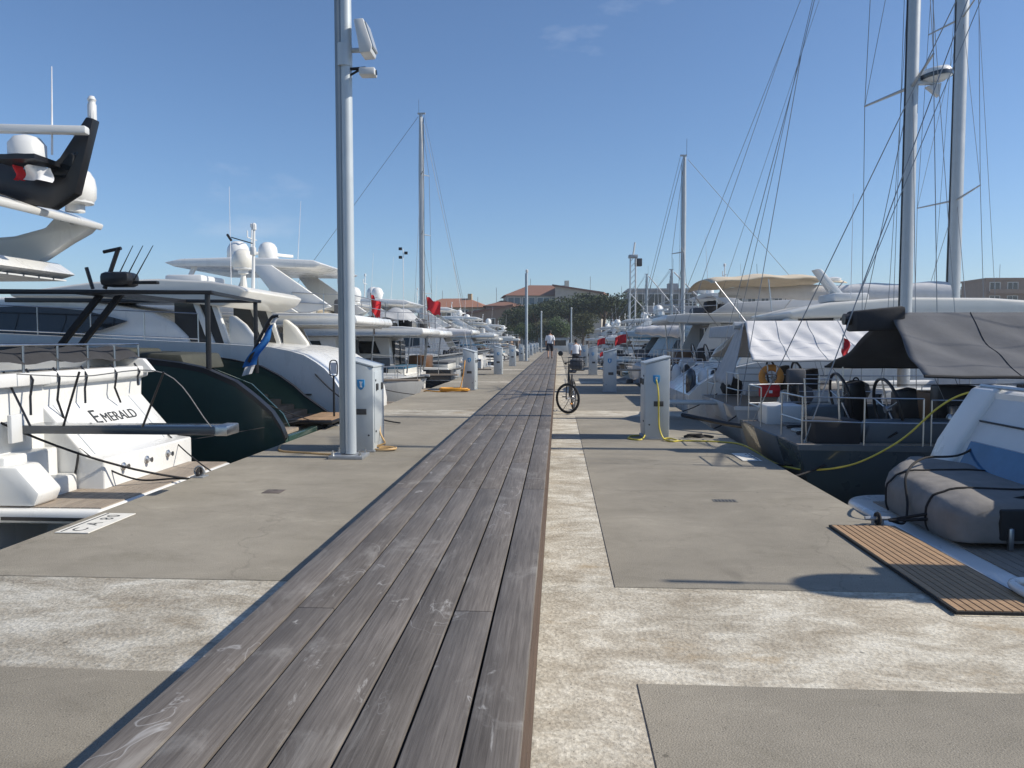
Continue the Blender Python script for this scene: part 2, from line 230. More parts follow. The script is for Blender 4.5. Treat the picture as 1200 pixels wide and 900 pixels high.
# ------------------------------------------------------------------ mesh helpers
class MB:
    def __init__(s): s.v = []; s.f = []
    def add(s, vs, fs):
        n = len(s.v); s.v += [tuple(p) for p in vs]; s.f += [tuple(i+n for i in f) for f in fs]; return s
    def box(s, c, d, rot=None):
        x, y, z = [k/2 for k in d]; vs = [Vector(p) for p in [(-x,-y,-z),(x,-y,-z),(x,y,-z),(-x,y,-z),(-x,-y,z),(x,-y,z),(x,y,z),(-x,y,z)]]
        if rot is not None:
            M = Matrix.Rotation(rot[2], 3, 'Z') @ Matrix.Rotation(rot[1], 3, 'Y') @ Matrix.Rotation(rot[0], 3, 'X'); vs = [M @ p for p in vs]
        vs = [p+Vector(c) for p in vs]
        return s.add(vs, [(0,3,2,1),(4,5,6,7),(0,1,5,4),(1,2,6,5),(2,3,7,6),(3,0,4,7)])
    def bb(s, a, b): return s.box([(a[i]+b[i])/2 for i in range(3)], [abs(b[i]-a[i]) for i in range(3)])
    def loft(s, rings, closed=True, caps=True):
        n = len(rings[0]); vs = [p for r in rings for p in r]; fs = []
        for i in range(len(rings)-1):
            for j in range(n if closed else n-1):
                k = (j+1) % n; fs.append((i*n+j, i*n+k, (i+1)*n+k, (i+1)*n+j))
        if caps: fs.append(tuple(range(n))[::-1]); fs.append(tuple((len(rings)-1)*n+j for j in range(n)))
        return s.add(vs, fs)
    def tube(s, pts, r, n=8, r2=None):
        pts = [Vector(p) for p in pts]; rings = []; up = Vector((0, 0, 1)); prev = None
        for i, p in enumerate(pts):
            d = (pts[min(i+1, len(pts)-1)]-pts[max(i-1, 0)]).normalized()
            if prev is None:
                a = d.cross(up) if abs(d.dot(up)) < .95 else d.cross(Vector((1, 0, 0)))
            else: a = prev - d*prev.dot(d)
            a.normalize(); prev = a; b = d.cross(a); rr = r if r2 is None else r+(r2-r)*i/(len(pts)-1)
            rings.append([p+(a*math.cos(2*math.pi*k/n)+b*math.sin(2*math.pi*k/n))*rr for k in range(n)])
        return s.loft(rings)
    def lathe(s, prof, n=16, c=(0, 0, 0), M=None):
        rings = []
        for r, z in prof:
            ring = [Vector((r*math.cos(2*math.pi*k/n), r*math.sin(2*math.pi*k/n), z)) for k in range(n)]
            if M is not None: ring = [M @ p for p in ring]
            rings.append([p+Vector(c) for p in ring])
        return s.loft(rings)
    def ring(s, c, R0, r, axis='y', n=28, m=8, tilt=None):
        vs = []; fs = []
        for i in range(n):
            a = 2*math.pi*i/n
            for j in range(m):
                b = 2*math.pi*j/m; q = R0+r*math.cos(b); p = Vector((q*math.cos(a), r*math.sin(b), q*math.sin(a)))
                if axis == 'x': p = Vector((p.y, p.x, p.z))
                if axis == 'z': p = Vector((p.x, p.z, p.y))
                if tilt is not None: p = tilt @ p
                vs.append(p+Vector(c))
        for i in range(n):
            for j in range(m): fs.append((i*m+j, ((i+1) % n)*m+j, ((i+1) % n)*m+(j+1) % m, i*m+(j+1) % m))
        return s.add(vs, fs)
    def shell(s, prof, wf):                 # side outline (x,z) swept across the beam
        a = [(x, -wf(x, z), z) for x, z in prof]; b = [(x, wf(x, z), z) for x, z in prof]; n = len(prof)
        return s.add(a+b, [tuple(range(n)), tuple(range(2*n-1, n-1, -1))]+[(i, n+i, n+(i+1) % n, (i+1) % n) for i in range(n)])
    def panel(s, prof, wf, sgn, out=.012, inn=.02):
        a = [(x, sgn*(wf(x, z)-inn), z) for x, z in prof]; b = [(x, sgn*(wf(x, z)+out), z) for x, z in prof]; n = len(prof)
        return s.add(a+b, [tuple(range(n)), tuple(range(2*n-1, n-1, -1))]+[(i, n+i, n+(i+1) % n, (i+1) % n) for i in range(n)])
    def prism(s, prof, y0, y1): # (x,z) outline between two y
        n = len(prof); return s.add([(x, y0, z) for x, z in prof]+[(x, y1, z) for x, z in prof], [tuple(range(n)), tuple(range(2*n-1, n-1, -1))]+[(i, n+i, n+(i+1) % n, (i+1) % n) for i in range(n)])
    def grid(s, fn, nu, nv):
        vs = [fn(i/nu, j/nv) for i in range(nu+1) for j in range(nv+1)]
        return s.add(vs, [(i*(nv+1)+j, (i+1)*(nv+1)+j, (i+1)*(nv+1)+j+1, i*(nv+1)+j+1) for i in range(nu) for j in range(nv)])
    def mesh(s, name, bev=0., seg=2, smooth=34, sub=0):
        bm = bmesh.new(); vs = [bm.verts.new(p) for p in s.v]
        for f in s.f:
            try: bm.faces.new([vs[i] for i in f])
            except ValueError: pass
        bmesh.ops.recalc_face_normals(bm, faces=bm.faces)
        if bev: 
            es = [e for e in bm.edges if len(e.link_faces) == 2 and e.calc_face_angle(0) > R(28)]
            bmesh.ops.bevel(bm, geom=es, offset=bev, segments=seg, profile=.5, affect='EDGES', clamp_overlap=True)
        me = bpy.data.meshes.new(name); bm.to_mesh(me); bm.free()
        if smooth:
            me.polygons.foreach_set('use_smooth', [True]*len(me.polygons)); me.set_sharp_from_angle(angle=R(smooth))
        return me
    def build(s, name, m, parent=None, bev=0., seg=2, smooth=34, label=None, loc=None, rot=None, solid=0.):
        o = bpy.data.objects.new(name, s.mesh(name, bev, seg, smooth)); C.objects.link(o); o.data.materials.append(m)
        if parent is not None: o.parent = parent
        if loc: o.location = loc
        if rot: o.rotation_euler = rot
        if label: o['label'] = label
        if solid:
            md = o.modifiers.new('thickness', 'SOLIDIFY'); md.thickness = solid; md.offset = 0
        return o
def tag(o, label, cat, group=None):
    o['label'] = label; o['category'] = cat
    if group: o['group'] = group
    return o
def thing(name, label, cat, loc=(0, 0, 0), rz=0., group=None):
    o = bpy.data.objects.new(name, None); C.objects.link(o); o.location = loc; o.rotation_euler = (0, 0, rz); o.empty_display_size = .2
    return tag(o, label, cat, group)
def struct(o): o['kind'] = 'structure'; return o
def copy_tree(o, parent=None):
    c = o.copy(); C.objects.link(c); c.parent = parent
    for ch in list(o.children): copy_tree(ch, c)
    return c
def text(name, s, size, m, parent, loc, rot, ext=.002, align='CENTER', label=None):
    cu = bpy.data.curves.new(name, 'FONT'); cu.body = s; cu.size = size; cu.extrude = ext; cu.align_x = align
    tmp = bpy.data.objects.new('tmp', cu); C.objects.link(tmp); bpy.context.view_layer.update()
    me = bpy.data.meshes.new_from_object(tmp.evaluated_get(bpy.context.evaluated_depsgraph_get())); bpy.data.objects.remove(tmp)
    o = bpy.data.objects.new(name, me); C.objects.link(o); me.materials.clear(); me.materials.append(m); o.parent = parent; o.location = loc
    if isinstance(rot, Matrix): o.rotation_euler = rot.to_euler()
    else: o.rotation_euler = rot
    if label: o['label'] = label
    return o
def interp(tab, x):
    if x <= tab[0][0]: return tab[0][1]
    for (a, b), (c, d) in zip(tab, tab[1:]):
        if x <= c: return b+(d-b)*(x-a)/(c-a)
    return tab[-1][1]
def sag(a, b, s, n=14):
    a, b = Vector(a), Vector(b); return [a.lerp(b, k/n)-Vector((0, 0, 4*s*(k/n)*(1-k/n))) for k in range(n+1)]
def spline(pts, n=8):
    P = [Vector(p) for p in pts]; P = [P[0]*2-P[1]]+P+[P[-1]*2-P[-2]]; out = []
    for i in range(1, len(P)-2):
        for k in range(n):
            t = k/n; a, b, c, d = P[i-1:i+3]
            out.append(.5*((2*b)+(c-a)*t+(2*a-5*b+4*c-d)*t*t+(3*b-a-3*c+d)*t**3))
    out.append(P[-2]); return out
def rope(name, pts, r, m, label, cat='rope', group=None, n=6):
    o = bpy.data.objects.new(name, None)
    mb = MB().tube(pts, r, n); bpy.data.objects.remove(o); return tag(mb.build(name, m, smooth=60), label, cat, group)

WL, XL, XR = -.9, -4.4, 2.92
# ================================================================== SETTING
# water, pier, slabs
struct(MB().add([(-900, -150, WL), (900, -150, WL), (900, 1200, WL), (-900, 1200, WL)], [(0, 1, 2, 3)]).build('water', WATER, smooth=0))
PY0, PY1 = -14, 117
pier = struct(MB().bb((XL, PY0, -.55), (XR, PY1, -.006)).build('pier', PALE, bev=.02))
MB().bb((XL+.25, PY0, -1.6), (XR-.25, PY1, -.552)).build('float_hull', SIDE, pier)
k = -1; per = 13.1; first = 3.65
SY = []
while True:
    y0 = first+1.45+per*k; y1 = first+per*(k+1)
    if y0 > PY1-2: break
    y1 = min(y1, PY1-.05); y0 = max(y0, PY0+.02)
    for (x0, x1) in ((XL+.004, -1.22), (.385, XR-.004)):
        ys = [y0, y1]
        if x0 > 0:
            ys = [y0]+[v for v in [y0+3.35, y0+7.6] if v < y1]+[y1]
        elif k >= 0: ys = [y0]+[v for v in [y0+5.6] if v < y1]+[y1]
        for a, b in zip(ys, ys[1:]):
            MB().bb((x0, a+.004, -.03), (x1, b-.004, 0)).build('slab', SLAB, pier, bev=.003, seg=1)
    k += 1
# boardwalk: seven rows of planks with fascia boards
bw = struct(MB().bb((-1.24, -5, 0.002), (-.16, 112, .445)).build('boardwalk', BLACK))
PW, G = .1714, .010
pm = {}
def plank(x, y0, y1, nm, dims, z):
    key = (nm, round(y1-y0, 3))
    if key not in pm: pm[key] = MB().box((0, 0, 0), (dims[0], y1-y0-.006, dims[1])).mesh(nm, bev=.005, seg=2)
    o = bpy.data.objects.new(nm, pm[key]); C.objects.link(o); o.parent = bw; o.location = (x, (y0+y1)/2, z+random.uniform(-.0015, .0015)); o.rotation_euler = (0, random.uniform(-.004, .004), 0)
    if not o.data.materials: o.data.materials.append(PLANK if nm == 'plank' else FASCIA)
    return o
for i in range(7):
    x = -1.297+PW*(i+.5)
    off = [1.9, 3.2, 1.9, 1.9, 1.9, 3.2, 1.9][i]; y = off-8; 
    while y < 36: plank(x, y, y+4, 'plank', (PW-G, .045), .4775); y += 4
    plank(x, y, 112, 'plank', (PW-G, .045), .4775)
for sx in (-1, 1):
    x = -.112 if sx > 0 else -1.283
    for z, h in ((.345, .205), (.118, .225)):
        y = -6.1+(.7 if z < .2 else 0)
        while y < 36: plank(x, y, y+4, 'fascia_board', (.022, h), z); y += 4
        plank(x, y, 112, 'fascia_board', (.022, h), z)
# marks on the pier deck
pl = thing('berth_plate', 'white berth number plate lying at the left pier edge by the Emerald stern', 'plate', (-4.15, 6.62, .003))
pl['label'] = 'white berth number plate set in the left pier edge below the white transom'
MB().box((0, 0, .004), (.30, .74, .008)).build('board', PAINTW, pl, bev=.002, seg=1)
MB().box((-.105, 0, .0095), (.012, .70, .003)).build('border_line', INK, pl)
for tx, yy in (('C', -.26), ('A', -.06), ('8', .14), ('0', .25)): text('lettering', tx, .17, INK, pl, (.06, yy, .0085), (0, 0, R(90)), .001)
pl = thing('berth_plate', 'white berth number plate at the right pier edge beside the yellow hose', 'plate', (2.66, 10.95, .003))
MB().box((0, 0, .004), (.26, .70, .008)).build('board', PAINTW, pl, bev=.002, seg=1)
MB().box((.09, 0, .0095), (.012, .66, .003)).build('border_line', INK, pl)
for tx, yy in (('C', .22), ('8', 0), ('1', -.12)): text('lettering', tx, .15, INK, pl, (.03, yy, .0085), (0, 0, R(-90)), .001)
dr = thing('stencil_marks', 'small dark stencilled drain set in the right hand grey slab', 'marking', (1.72, 7.95, .001))
MB().box((0, 0, .001), (.24, .13, .003)).build('frame', mat('stencil_backing', (.16, .155, .14), .7, var=.2, scale=20), dr)
for q in range(6): MB().box((-.09+q*.036, 0, .0035), (.016, .1, .003)).build('stencil_bar', INK, dr)
dr = thing('access_cover', 'small rusty square cover set in the left grey slab', 'cover', (-3.1, 8.15, .001))
MB().box((0, 0, .0015), (.2, .2, .004)).build('lid', mat('rusty_iron', (.12, .10, .09), .8, var=.3, scale=20), dr, bev=.001)
MB().box((0, .07, .004), (.05, .012, .004)).build('lifting_slot', INK, dr)

# ------------------------------------------------------------------ service pedestals
def pedestal(name, label, x, y, sgn):
    t = thing(name, label, 'pedestal', (x, y, 0), 0, 'service pedestals along the pier')
    # sgn +1: high side of the sloped lid faces +x (right hand row), -1: left hand row
    W, D = .40, .70
    prof = [(-W/2*sgn, .03), (W/2*sgn, .03), (W/2*sgn, 1.36), (-W/2*sgn, 1.25)]
    MB().prism(prof, -D/2, D/2).build('body', PEDM, t, bev=.012)
    MB().prism([(-(W/2+.012)*sgn, 1.252), ((W/2+.012)*sgn, 1.366), ((W/2+.012)*sgn, 1.396), (-(W/2+.012)*sgn, 1.282)], -D/2-.012, D/2+.012).build('lid', PEDM, t, bev=.006)
    MB().box((0, 0, .015), (W+.04, D+.04, .03)).build('base_plate', GALV, t, bev=.004)
    sh = MB(); pts = [(-.055, .075), (.055, .075), (.055, -.02), (.03, -.06), (0, -.08), (-.03, -.06), (-.055, -.02)]
    sh.prism([(px-.02*sgn, pz+1.0) for px, pz in pts], -D/2-.018, -D/2+.004); b = sh.build('socket_cover', BLUEP, t, bev=.005)
    MB().prism([(-.02*sgn+px, 1.0+pz) for px, pz in ((-.02, .05), (.03, .045), (.012, .0), (.022, -.04), (-.01, -.035), (-.008, .01))], -D/2-.022, -D/2-.016).build('emblem', FWHITE, b)
    MB().box((.02, -D/2-.006, .60), (.16, .016, .085)).build('label_plate', PEDD, t, bev=.004)
    MB().tube([(-.13*sgn, -D/2+.005, .25), (-.13*sgn, -D/2-.01, .25)], .014).build('lock', INK, t)
    xs = -(W/2)*sgn
    d = MB().box((xs-.004*sgn, 0, .66), (.012, D-.12, 1.06)).build('door', PEDM, t, bev=.004)
    for zz, yy in ((1.06, -.24), (.30, -.24)): MB().tube([(xs, yy, zz), (xs-.022*sgn, yy, zz)], .016).build('lock', INK, d)
    MB().box((xs-.02*sgn, -.17, .96), (.03, .08, .1)).build('socket', PEDD, t, bev=.008)
    MB().box((xs-.02*sgn, .15, .96), (.03, .08, .1)).build('socket', PEDD, t, bev=.008)
    return t
ordn = ['nearest', 'second', 'third', 'fourth', 'fifth', 'sixth', 'seventh', 'eighth', 'ninth']
pL = pedestal('service_pedestal', 'nearest grey service pedestal on the left, standing right behind the lamp post', -2.92, 11.5, -1)
pR = pedestal('service_pedestal', 'nearest grey service pedestal on the right with a yellow hose plugged in', 1.65, 13.2, 1)
for q in range(1, 9):
    for src, sx, side in ((pL, -2.95, 'left'), (pR, 1.66, 'right')):
        c = copy_tree(src); c.location = (sx+random.uniform(-.05, .05), (13.45 if side == 'left' else 13.0)+12.05*q+random.uniform(-.3, .3), 0); c.rotation_euler.z = random.uniform(-.05, .05)
        c['label'] = ordn[q]+' service pedestal from the camera in the '+side+' hand row'
# hoses
def coil(name, m, label, x, y, r, turns, tr, extra=()):
    pts = []
    for k in range(int(turns*16)):
        a = 2*math.pi*k/16; q = r*(1+.18*math.sin(a*.37+x)+random.uniform(-.03, .03)); pts.append((x+q*math.cos(a)*1.3, y+q*math.sin(a), tr+.9*tr*(k/16)*.5+random.uniform(0, tr*.4)))
    return rope(name, pts+list(extra), tr, m, label, 'hose')
rope('water_hose', spline([(1.62, 12.79, 1.0), (1.62, 12.74, .98), (1.65, 12.73, .8), (1.66, 12.75, .45), (1.68, 12.77, .2), (1.75, 12.72, .03), (1.86, 12.55, .015), (1.95, 12.62, .02), (1.84, 12.78, .035), (1.74, 12.68, .03), (1.86, 12.52, .018), (2.0, 12.62, .014), (2.3, 12.62, .014), (2.7, 12.5, .014), (2.88, 12.2, .018), (2.96, 11.7, -.01), (3.02, 11.0, -.06), (3.12, 10.4, -.05), (3.3, 10.0, -.01), (3.65, 9.6, .14), (4.05, 9.3, .47), (4.35, 9.05, .88), (4.55, 8.85, 1.06), (4.75, 8.6, 1.1)]), .0125, YELHOSE, 'yellow hose hanging from the right pier edge across to the grey stern', 'hose')
rope('water_hose', spline([(1.47, 12.9, .10), (1.40, 12.78, .02), (1.30, 12.72, .014), (1.18, 12.9, .014), (1.25, 13.2, .014), (1.4, 13.3, .014)]), .014, YELHOSE, 'short yellow hose loop on the ground left of the nearest right pedestal', 'hose')
coil('water_hose', BEIHOSE, 'beige hose coiled at the foot of the nearest left pedestal', -2.62, 11.35, .13, 2.6, .016, spline([(-2.6, 11.4, .1), (-2.7, 11.5, .25), (-2.73, 11.6, .38)]))
rope('water_hose', spline([(-2.8, 11.0, .015), (-3.2, 10.8, .014), (-3.7, 10.95, .014), (-4.1, 11.1, .014), (-4.3, 11.6, .014), (-4.42, 12.0, -.05), (-4.5, 12.3, -.3)]), .016, BEIHOSE, 'beige hose running from the lamp post base to the left pier edge', 'hose')
coil('water_hose', ORHOSE, 'orange hose heaped beside the second left pedestal', -3.35, 24.6, .32, 5, .03)
rope('power_cable', spline([(-3.35, 24.6, .03), (-3.8, 24.3, .02), (-4.3, 24.6, .02), (-4.45, 24.8, -.2)]), .02, ORHOSE, 'orange cable from the orange hose heap to the pier edge', 'cable')
rope('power_cable', spline([(-3.05, 25.1, 1.0), (-3.06, 25.0, .8), (-3.12, 24.95, .4), (-3.2, 24.8, .05), (-3.3, 24.6, .03)]), .016, ORHOSE, 'orange cable plugged into the second left pedestal', 'cable')
rope('mooring_rope', spline([(2.15, 13.15, .02), (2.25, 13.2, .03), (2.4, 13.12, .02), (2.5, 13.2, .03), (2.62, 13.12, .02), (2.35, 13.25, .04), (2.2, 13.1, .05), (2.45, 13.22, .05)]), .022, ROPEB, 'black rope heap lying on the right slab past the yellow hose')
# ------------------------------------------------------------------ lamp posts
def lamp_post(label, x, y, h, full):
    t = thing('lamp_post', label, 'lamp post', (x, y, 0), 0, 'lamp posts on the pier')
    MB().lathe([(.082, .06), (.082, h*.5), (.078, h), (.0, h+.01)], 24, (.02, 0, 0)).build('pole', POLEP, t)
    MB().bb((-.12, -.07, .06), (-.035, .06, h-.05)).build('shade_channel', POLESH, t, bev=.02, seg=3)  # channel beside the groove, its dark tone painting the pole's shaded side
    b = MB().box((0, 0, .025), (.48, .42, .05)).build('base_plate', GALV, t, bev=.006)
    for a in (-1, 1):
        for c in (-1, 1): MB().lathe([(.022, .05), (.022, .085), (.012, .09), (.012, .12)], 6, (a*.19, c*.16, 0)).build('bolt', STEEL, b)
    if full:
        f = MB().tube([(.09, 0, 5.62), (.27, 0, 5.62)], .035).build('bracket', ALU, t)
        hd = MB().prism([(.17, 5.98), (.30, 5.99), (.42, 5.62), (.40, 5.54), (.25, 5.53), (.22, 5.72)], -.16, .14).build('floodlight', OFFW, t, bev=.015)
        MB().prism([(.315, 5.96), (.335, 5.95), (.438, 5.62), (.425, 5.60)], -.14, .12).build('lamp_glass', ALU, hd)
        f = MB().tube([(.09, -.03, 5.36), (.30, -.03, 5.37)], .022).tube([(.09, -.03, 5.28), (.24, -.03, 5.36)], .016).build('bracket', BLACK, t)
        hd = MB().bb((.22, -.11, 5.26), (.44, .07, 5.36)).build('camera_housing', OFFW, t, bev=.02)
        MB().tube([(.43, -.02, 5.31), (.452, -.02, 5.31)], .035, 12).build('lens', GLASS, hd)
        MB().lathe([(.106, 5.4), (.106, 5.7)], 20).build('clamp', POLEP, t)
    else:
        MB().lathe([(.09, h), (.11, h+.05), (.11, h+.22), (.03, h+.26)], 14, (.02, 0, 0)).build('lamp_head', OFFW, t)
    return t
lamp_post('tall grey lamp post with floodlight and camera in front of the nearest left pedestal', -2.94, 10.62, 8.4, True)
for q, (x, y, h, l) in enumerate([(-2.5, 61, 7.0, 'second lamp post on the left, rising against the pale green building'), (-2.4, 110, 5.6, 'short far lamp post on the left before the dark pines'), (1.9, 112, 6.2, 'lamp post with short arm at the far right end of the pier')]): lamp_post(l, x, y, h, False)
# ------------------------------------------------------------------ teak mat on the pier edge
gm = thing('teak_gangway_mat', 'brown slatted teak boarding platform lying along the right pier edge', 'platform', (2.68, 5.78, 0))
for q in range(10): MB().box((-.245+q*.0545, 0, .019), (.048, 2.14, .014)).build('slat', TEAK, gm, bev=.003, seg=1)
for q in range(4): MB().box((0, -.9+q*.6, .006), (.53, .05, .01)).build('bearer', RUBBER, gm)
MB().bb((-.283, -1.085, .004), (-.273, 1.085, .022)).bb((.273, -1.085, .004), (.283, 1.085, .022)).bb((-.283, -1.095, .004), (.283, -1.087, .022)).bb((-.283, 1.087, .004), (.283, 1.095, .022)).build('rim', RUBBER, gm)

# ================================================================== BOATS
def hull_mb(L, B, sheer, stern=.9, flare=.25, rake=1.6, x0=0., keel=-.6, tum=0., xs=None, bowt=.42, sail=False):
    mb = MB(); rings = []
    xs = xs or [x0+(L-x0)*(k/18)**1.0 for k in range(19)]
    for x in xs:
        t = (x-x0)/(L-x0); b = B/2*(stern+(1-stern)*min(1, t/.3)) if t < bowt else B/2*(1-((t-bowt)/(1-bowt))**2.3)
        b = max(b, .015); s = sheer(x); f = 1-flare*t*t*1.6; f = max(f, .12)
        sec = [(.02*b, keel*(1-.3*t)), (.55*b*f, keel*.72), (.88*b*f, -.12), (.93*b*(f*.8+.2)-tum*0, .3*s if s > .5 else .1), (.975*b, .65*s), (b, s)]
        if sail:
            kl = keel*min(1, -.12+t*2.6); sec = [(.02*b, kl), (.42*b*f, kl*.7+.06), (.74*b*f, .10+kl*.3), (.90*b, .38*s), (.985*b, .72*s), (b, s)]
        ring = []
        for u, (y, z) in enumerate(sec): ring.append((x-rake*t*t*(1-max(0, min(1, (z-keel)/(s-keel))))+(.38*(1-z/s)*max(0, 1-t*6) if sail else 0), y, z))
        rings.append([(p[0], p[1], p[2]) for p in ring[::-1]]+[(p[0], -p[1], p[2]) for p in ring])
    mb.loft(rings, closed=True, caps=True); return mb
def strip_mb(L, B, sheer, z_of, th, h, stern=.9, x0=0., bowt=.42, out=.012, t0=0., t1=1., n=24, sides=(-1, 1)):
    # moulding that follows the hull side; one mesh, both sides
    mb = MB()
    for sg in sides:
        rings = []
        for k in range(n+1):
            t = t0+(t1-t0)*k/n; x = x0+(L-x0)*t; b = B/2*(stern+(1-stern)*min(1, t/.3)) if t < bowt else B/2*(1-((t-bowt)/(1-bowt))**2.3)
            z = z_of(x); y = sg*(max(b, .02)+out)
            rings.append([(x, y, z), (x, y-sg*th, z), (x, y-sg*th, z+h), (x, y, z+h)])
        mb.loft(rings)
    return mb
def flag(parent, m, loc, w=.5, h=.35, rz=0., name='flag', droop=.3, bands=None):
    def fn(u, v): return (u*w*(1-.25*droop), .05*math.sin(u*7+v*2)+.02*math.sin(v*5), v*h-droop*u*u*w)
    o = MB().grid(fn, 10, 5).build(name, m, parent, smooth=80, loc=loc, rot=(0, 0, rz))
    return o
def rail(mb, pts, h, r=.013, posts=True, lines=(1.,)):
    for l in lines: mb.tube([(p[0], p[1], p[2]+h*l) for p in pts], r, 6)
    if posts:
        for p in pts: mb.tube([p, (p[0], p[1], p[2]+h)], r, 6)
    return mb
def dome(parent, loc, r, m=None, base=.0, name='satellite_dome'):
    b = MB().lathe([(r*.82, 0), (r*.98, r*.28), (r, r*.8), (r*.93, r*1.2), (r*.72, r*1.55), (r*.38, r*1.75), (.001, r*1.8)], 18).build(name, m or WHITE, parent, loc=loc, smooth=60)
    MB().lathe([(r*.45, -.12-base), (r*.45, -.03), (r*.86, -.01), (r*.86, .035)], 14).build('pedestal', OFFW, b); return b
def fender(parent, x, y, z, m=NAVY, r=.13, l=.6):
    f = MB().lathe([(.02, -l/2-.1), (r*.5, -l/2-.05), (r, -l/2+.08), (r, l/2-.08), (r*.5, l/2+.05), (.03, l/2+.1)], 12).build('fender', m, parent, loc=(x, y, z), smooth=60)
    MB().tube([(0, 0, l/2+.05), (0, -.02*(1 if y > 0 else -1), l/2+.55)], .008, 5).build('lanyard', ROPEW, f)
def root_for(name, label, cat, side, yc, gap, group=None):
    return thing(name, label, cat, (XL-gap if side == 'L' else XR+gap, yc, WL), math.pi if side == 'L' else 0., group)

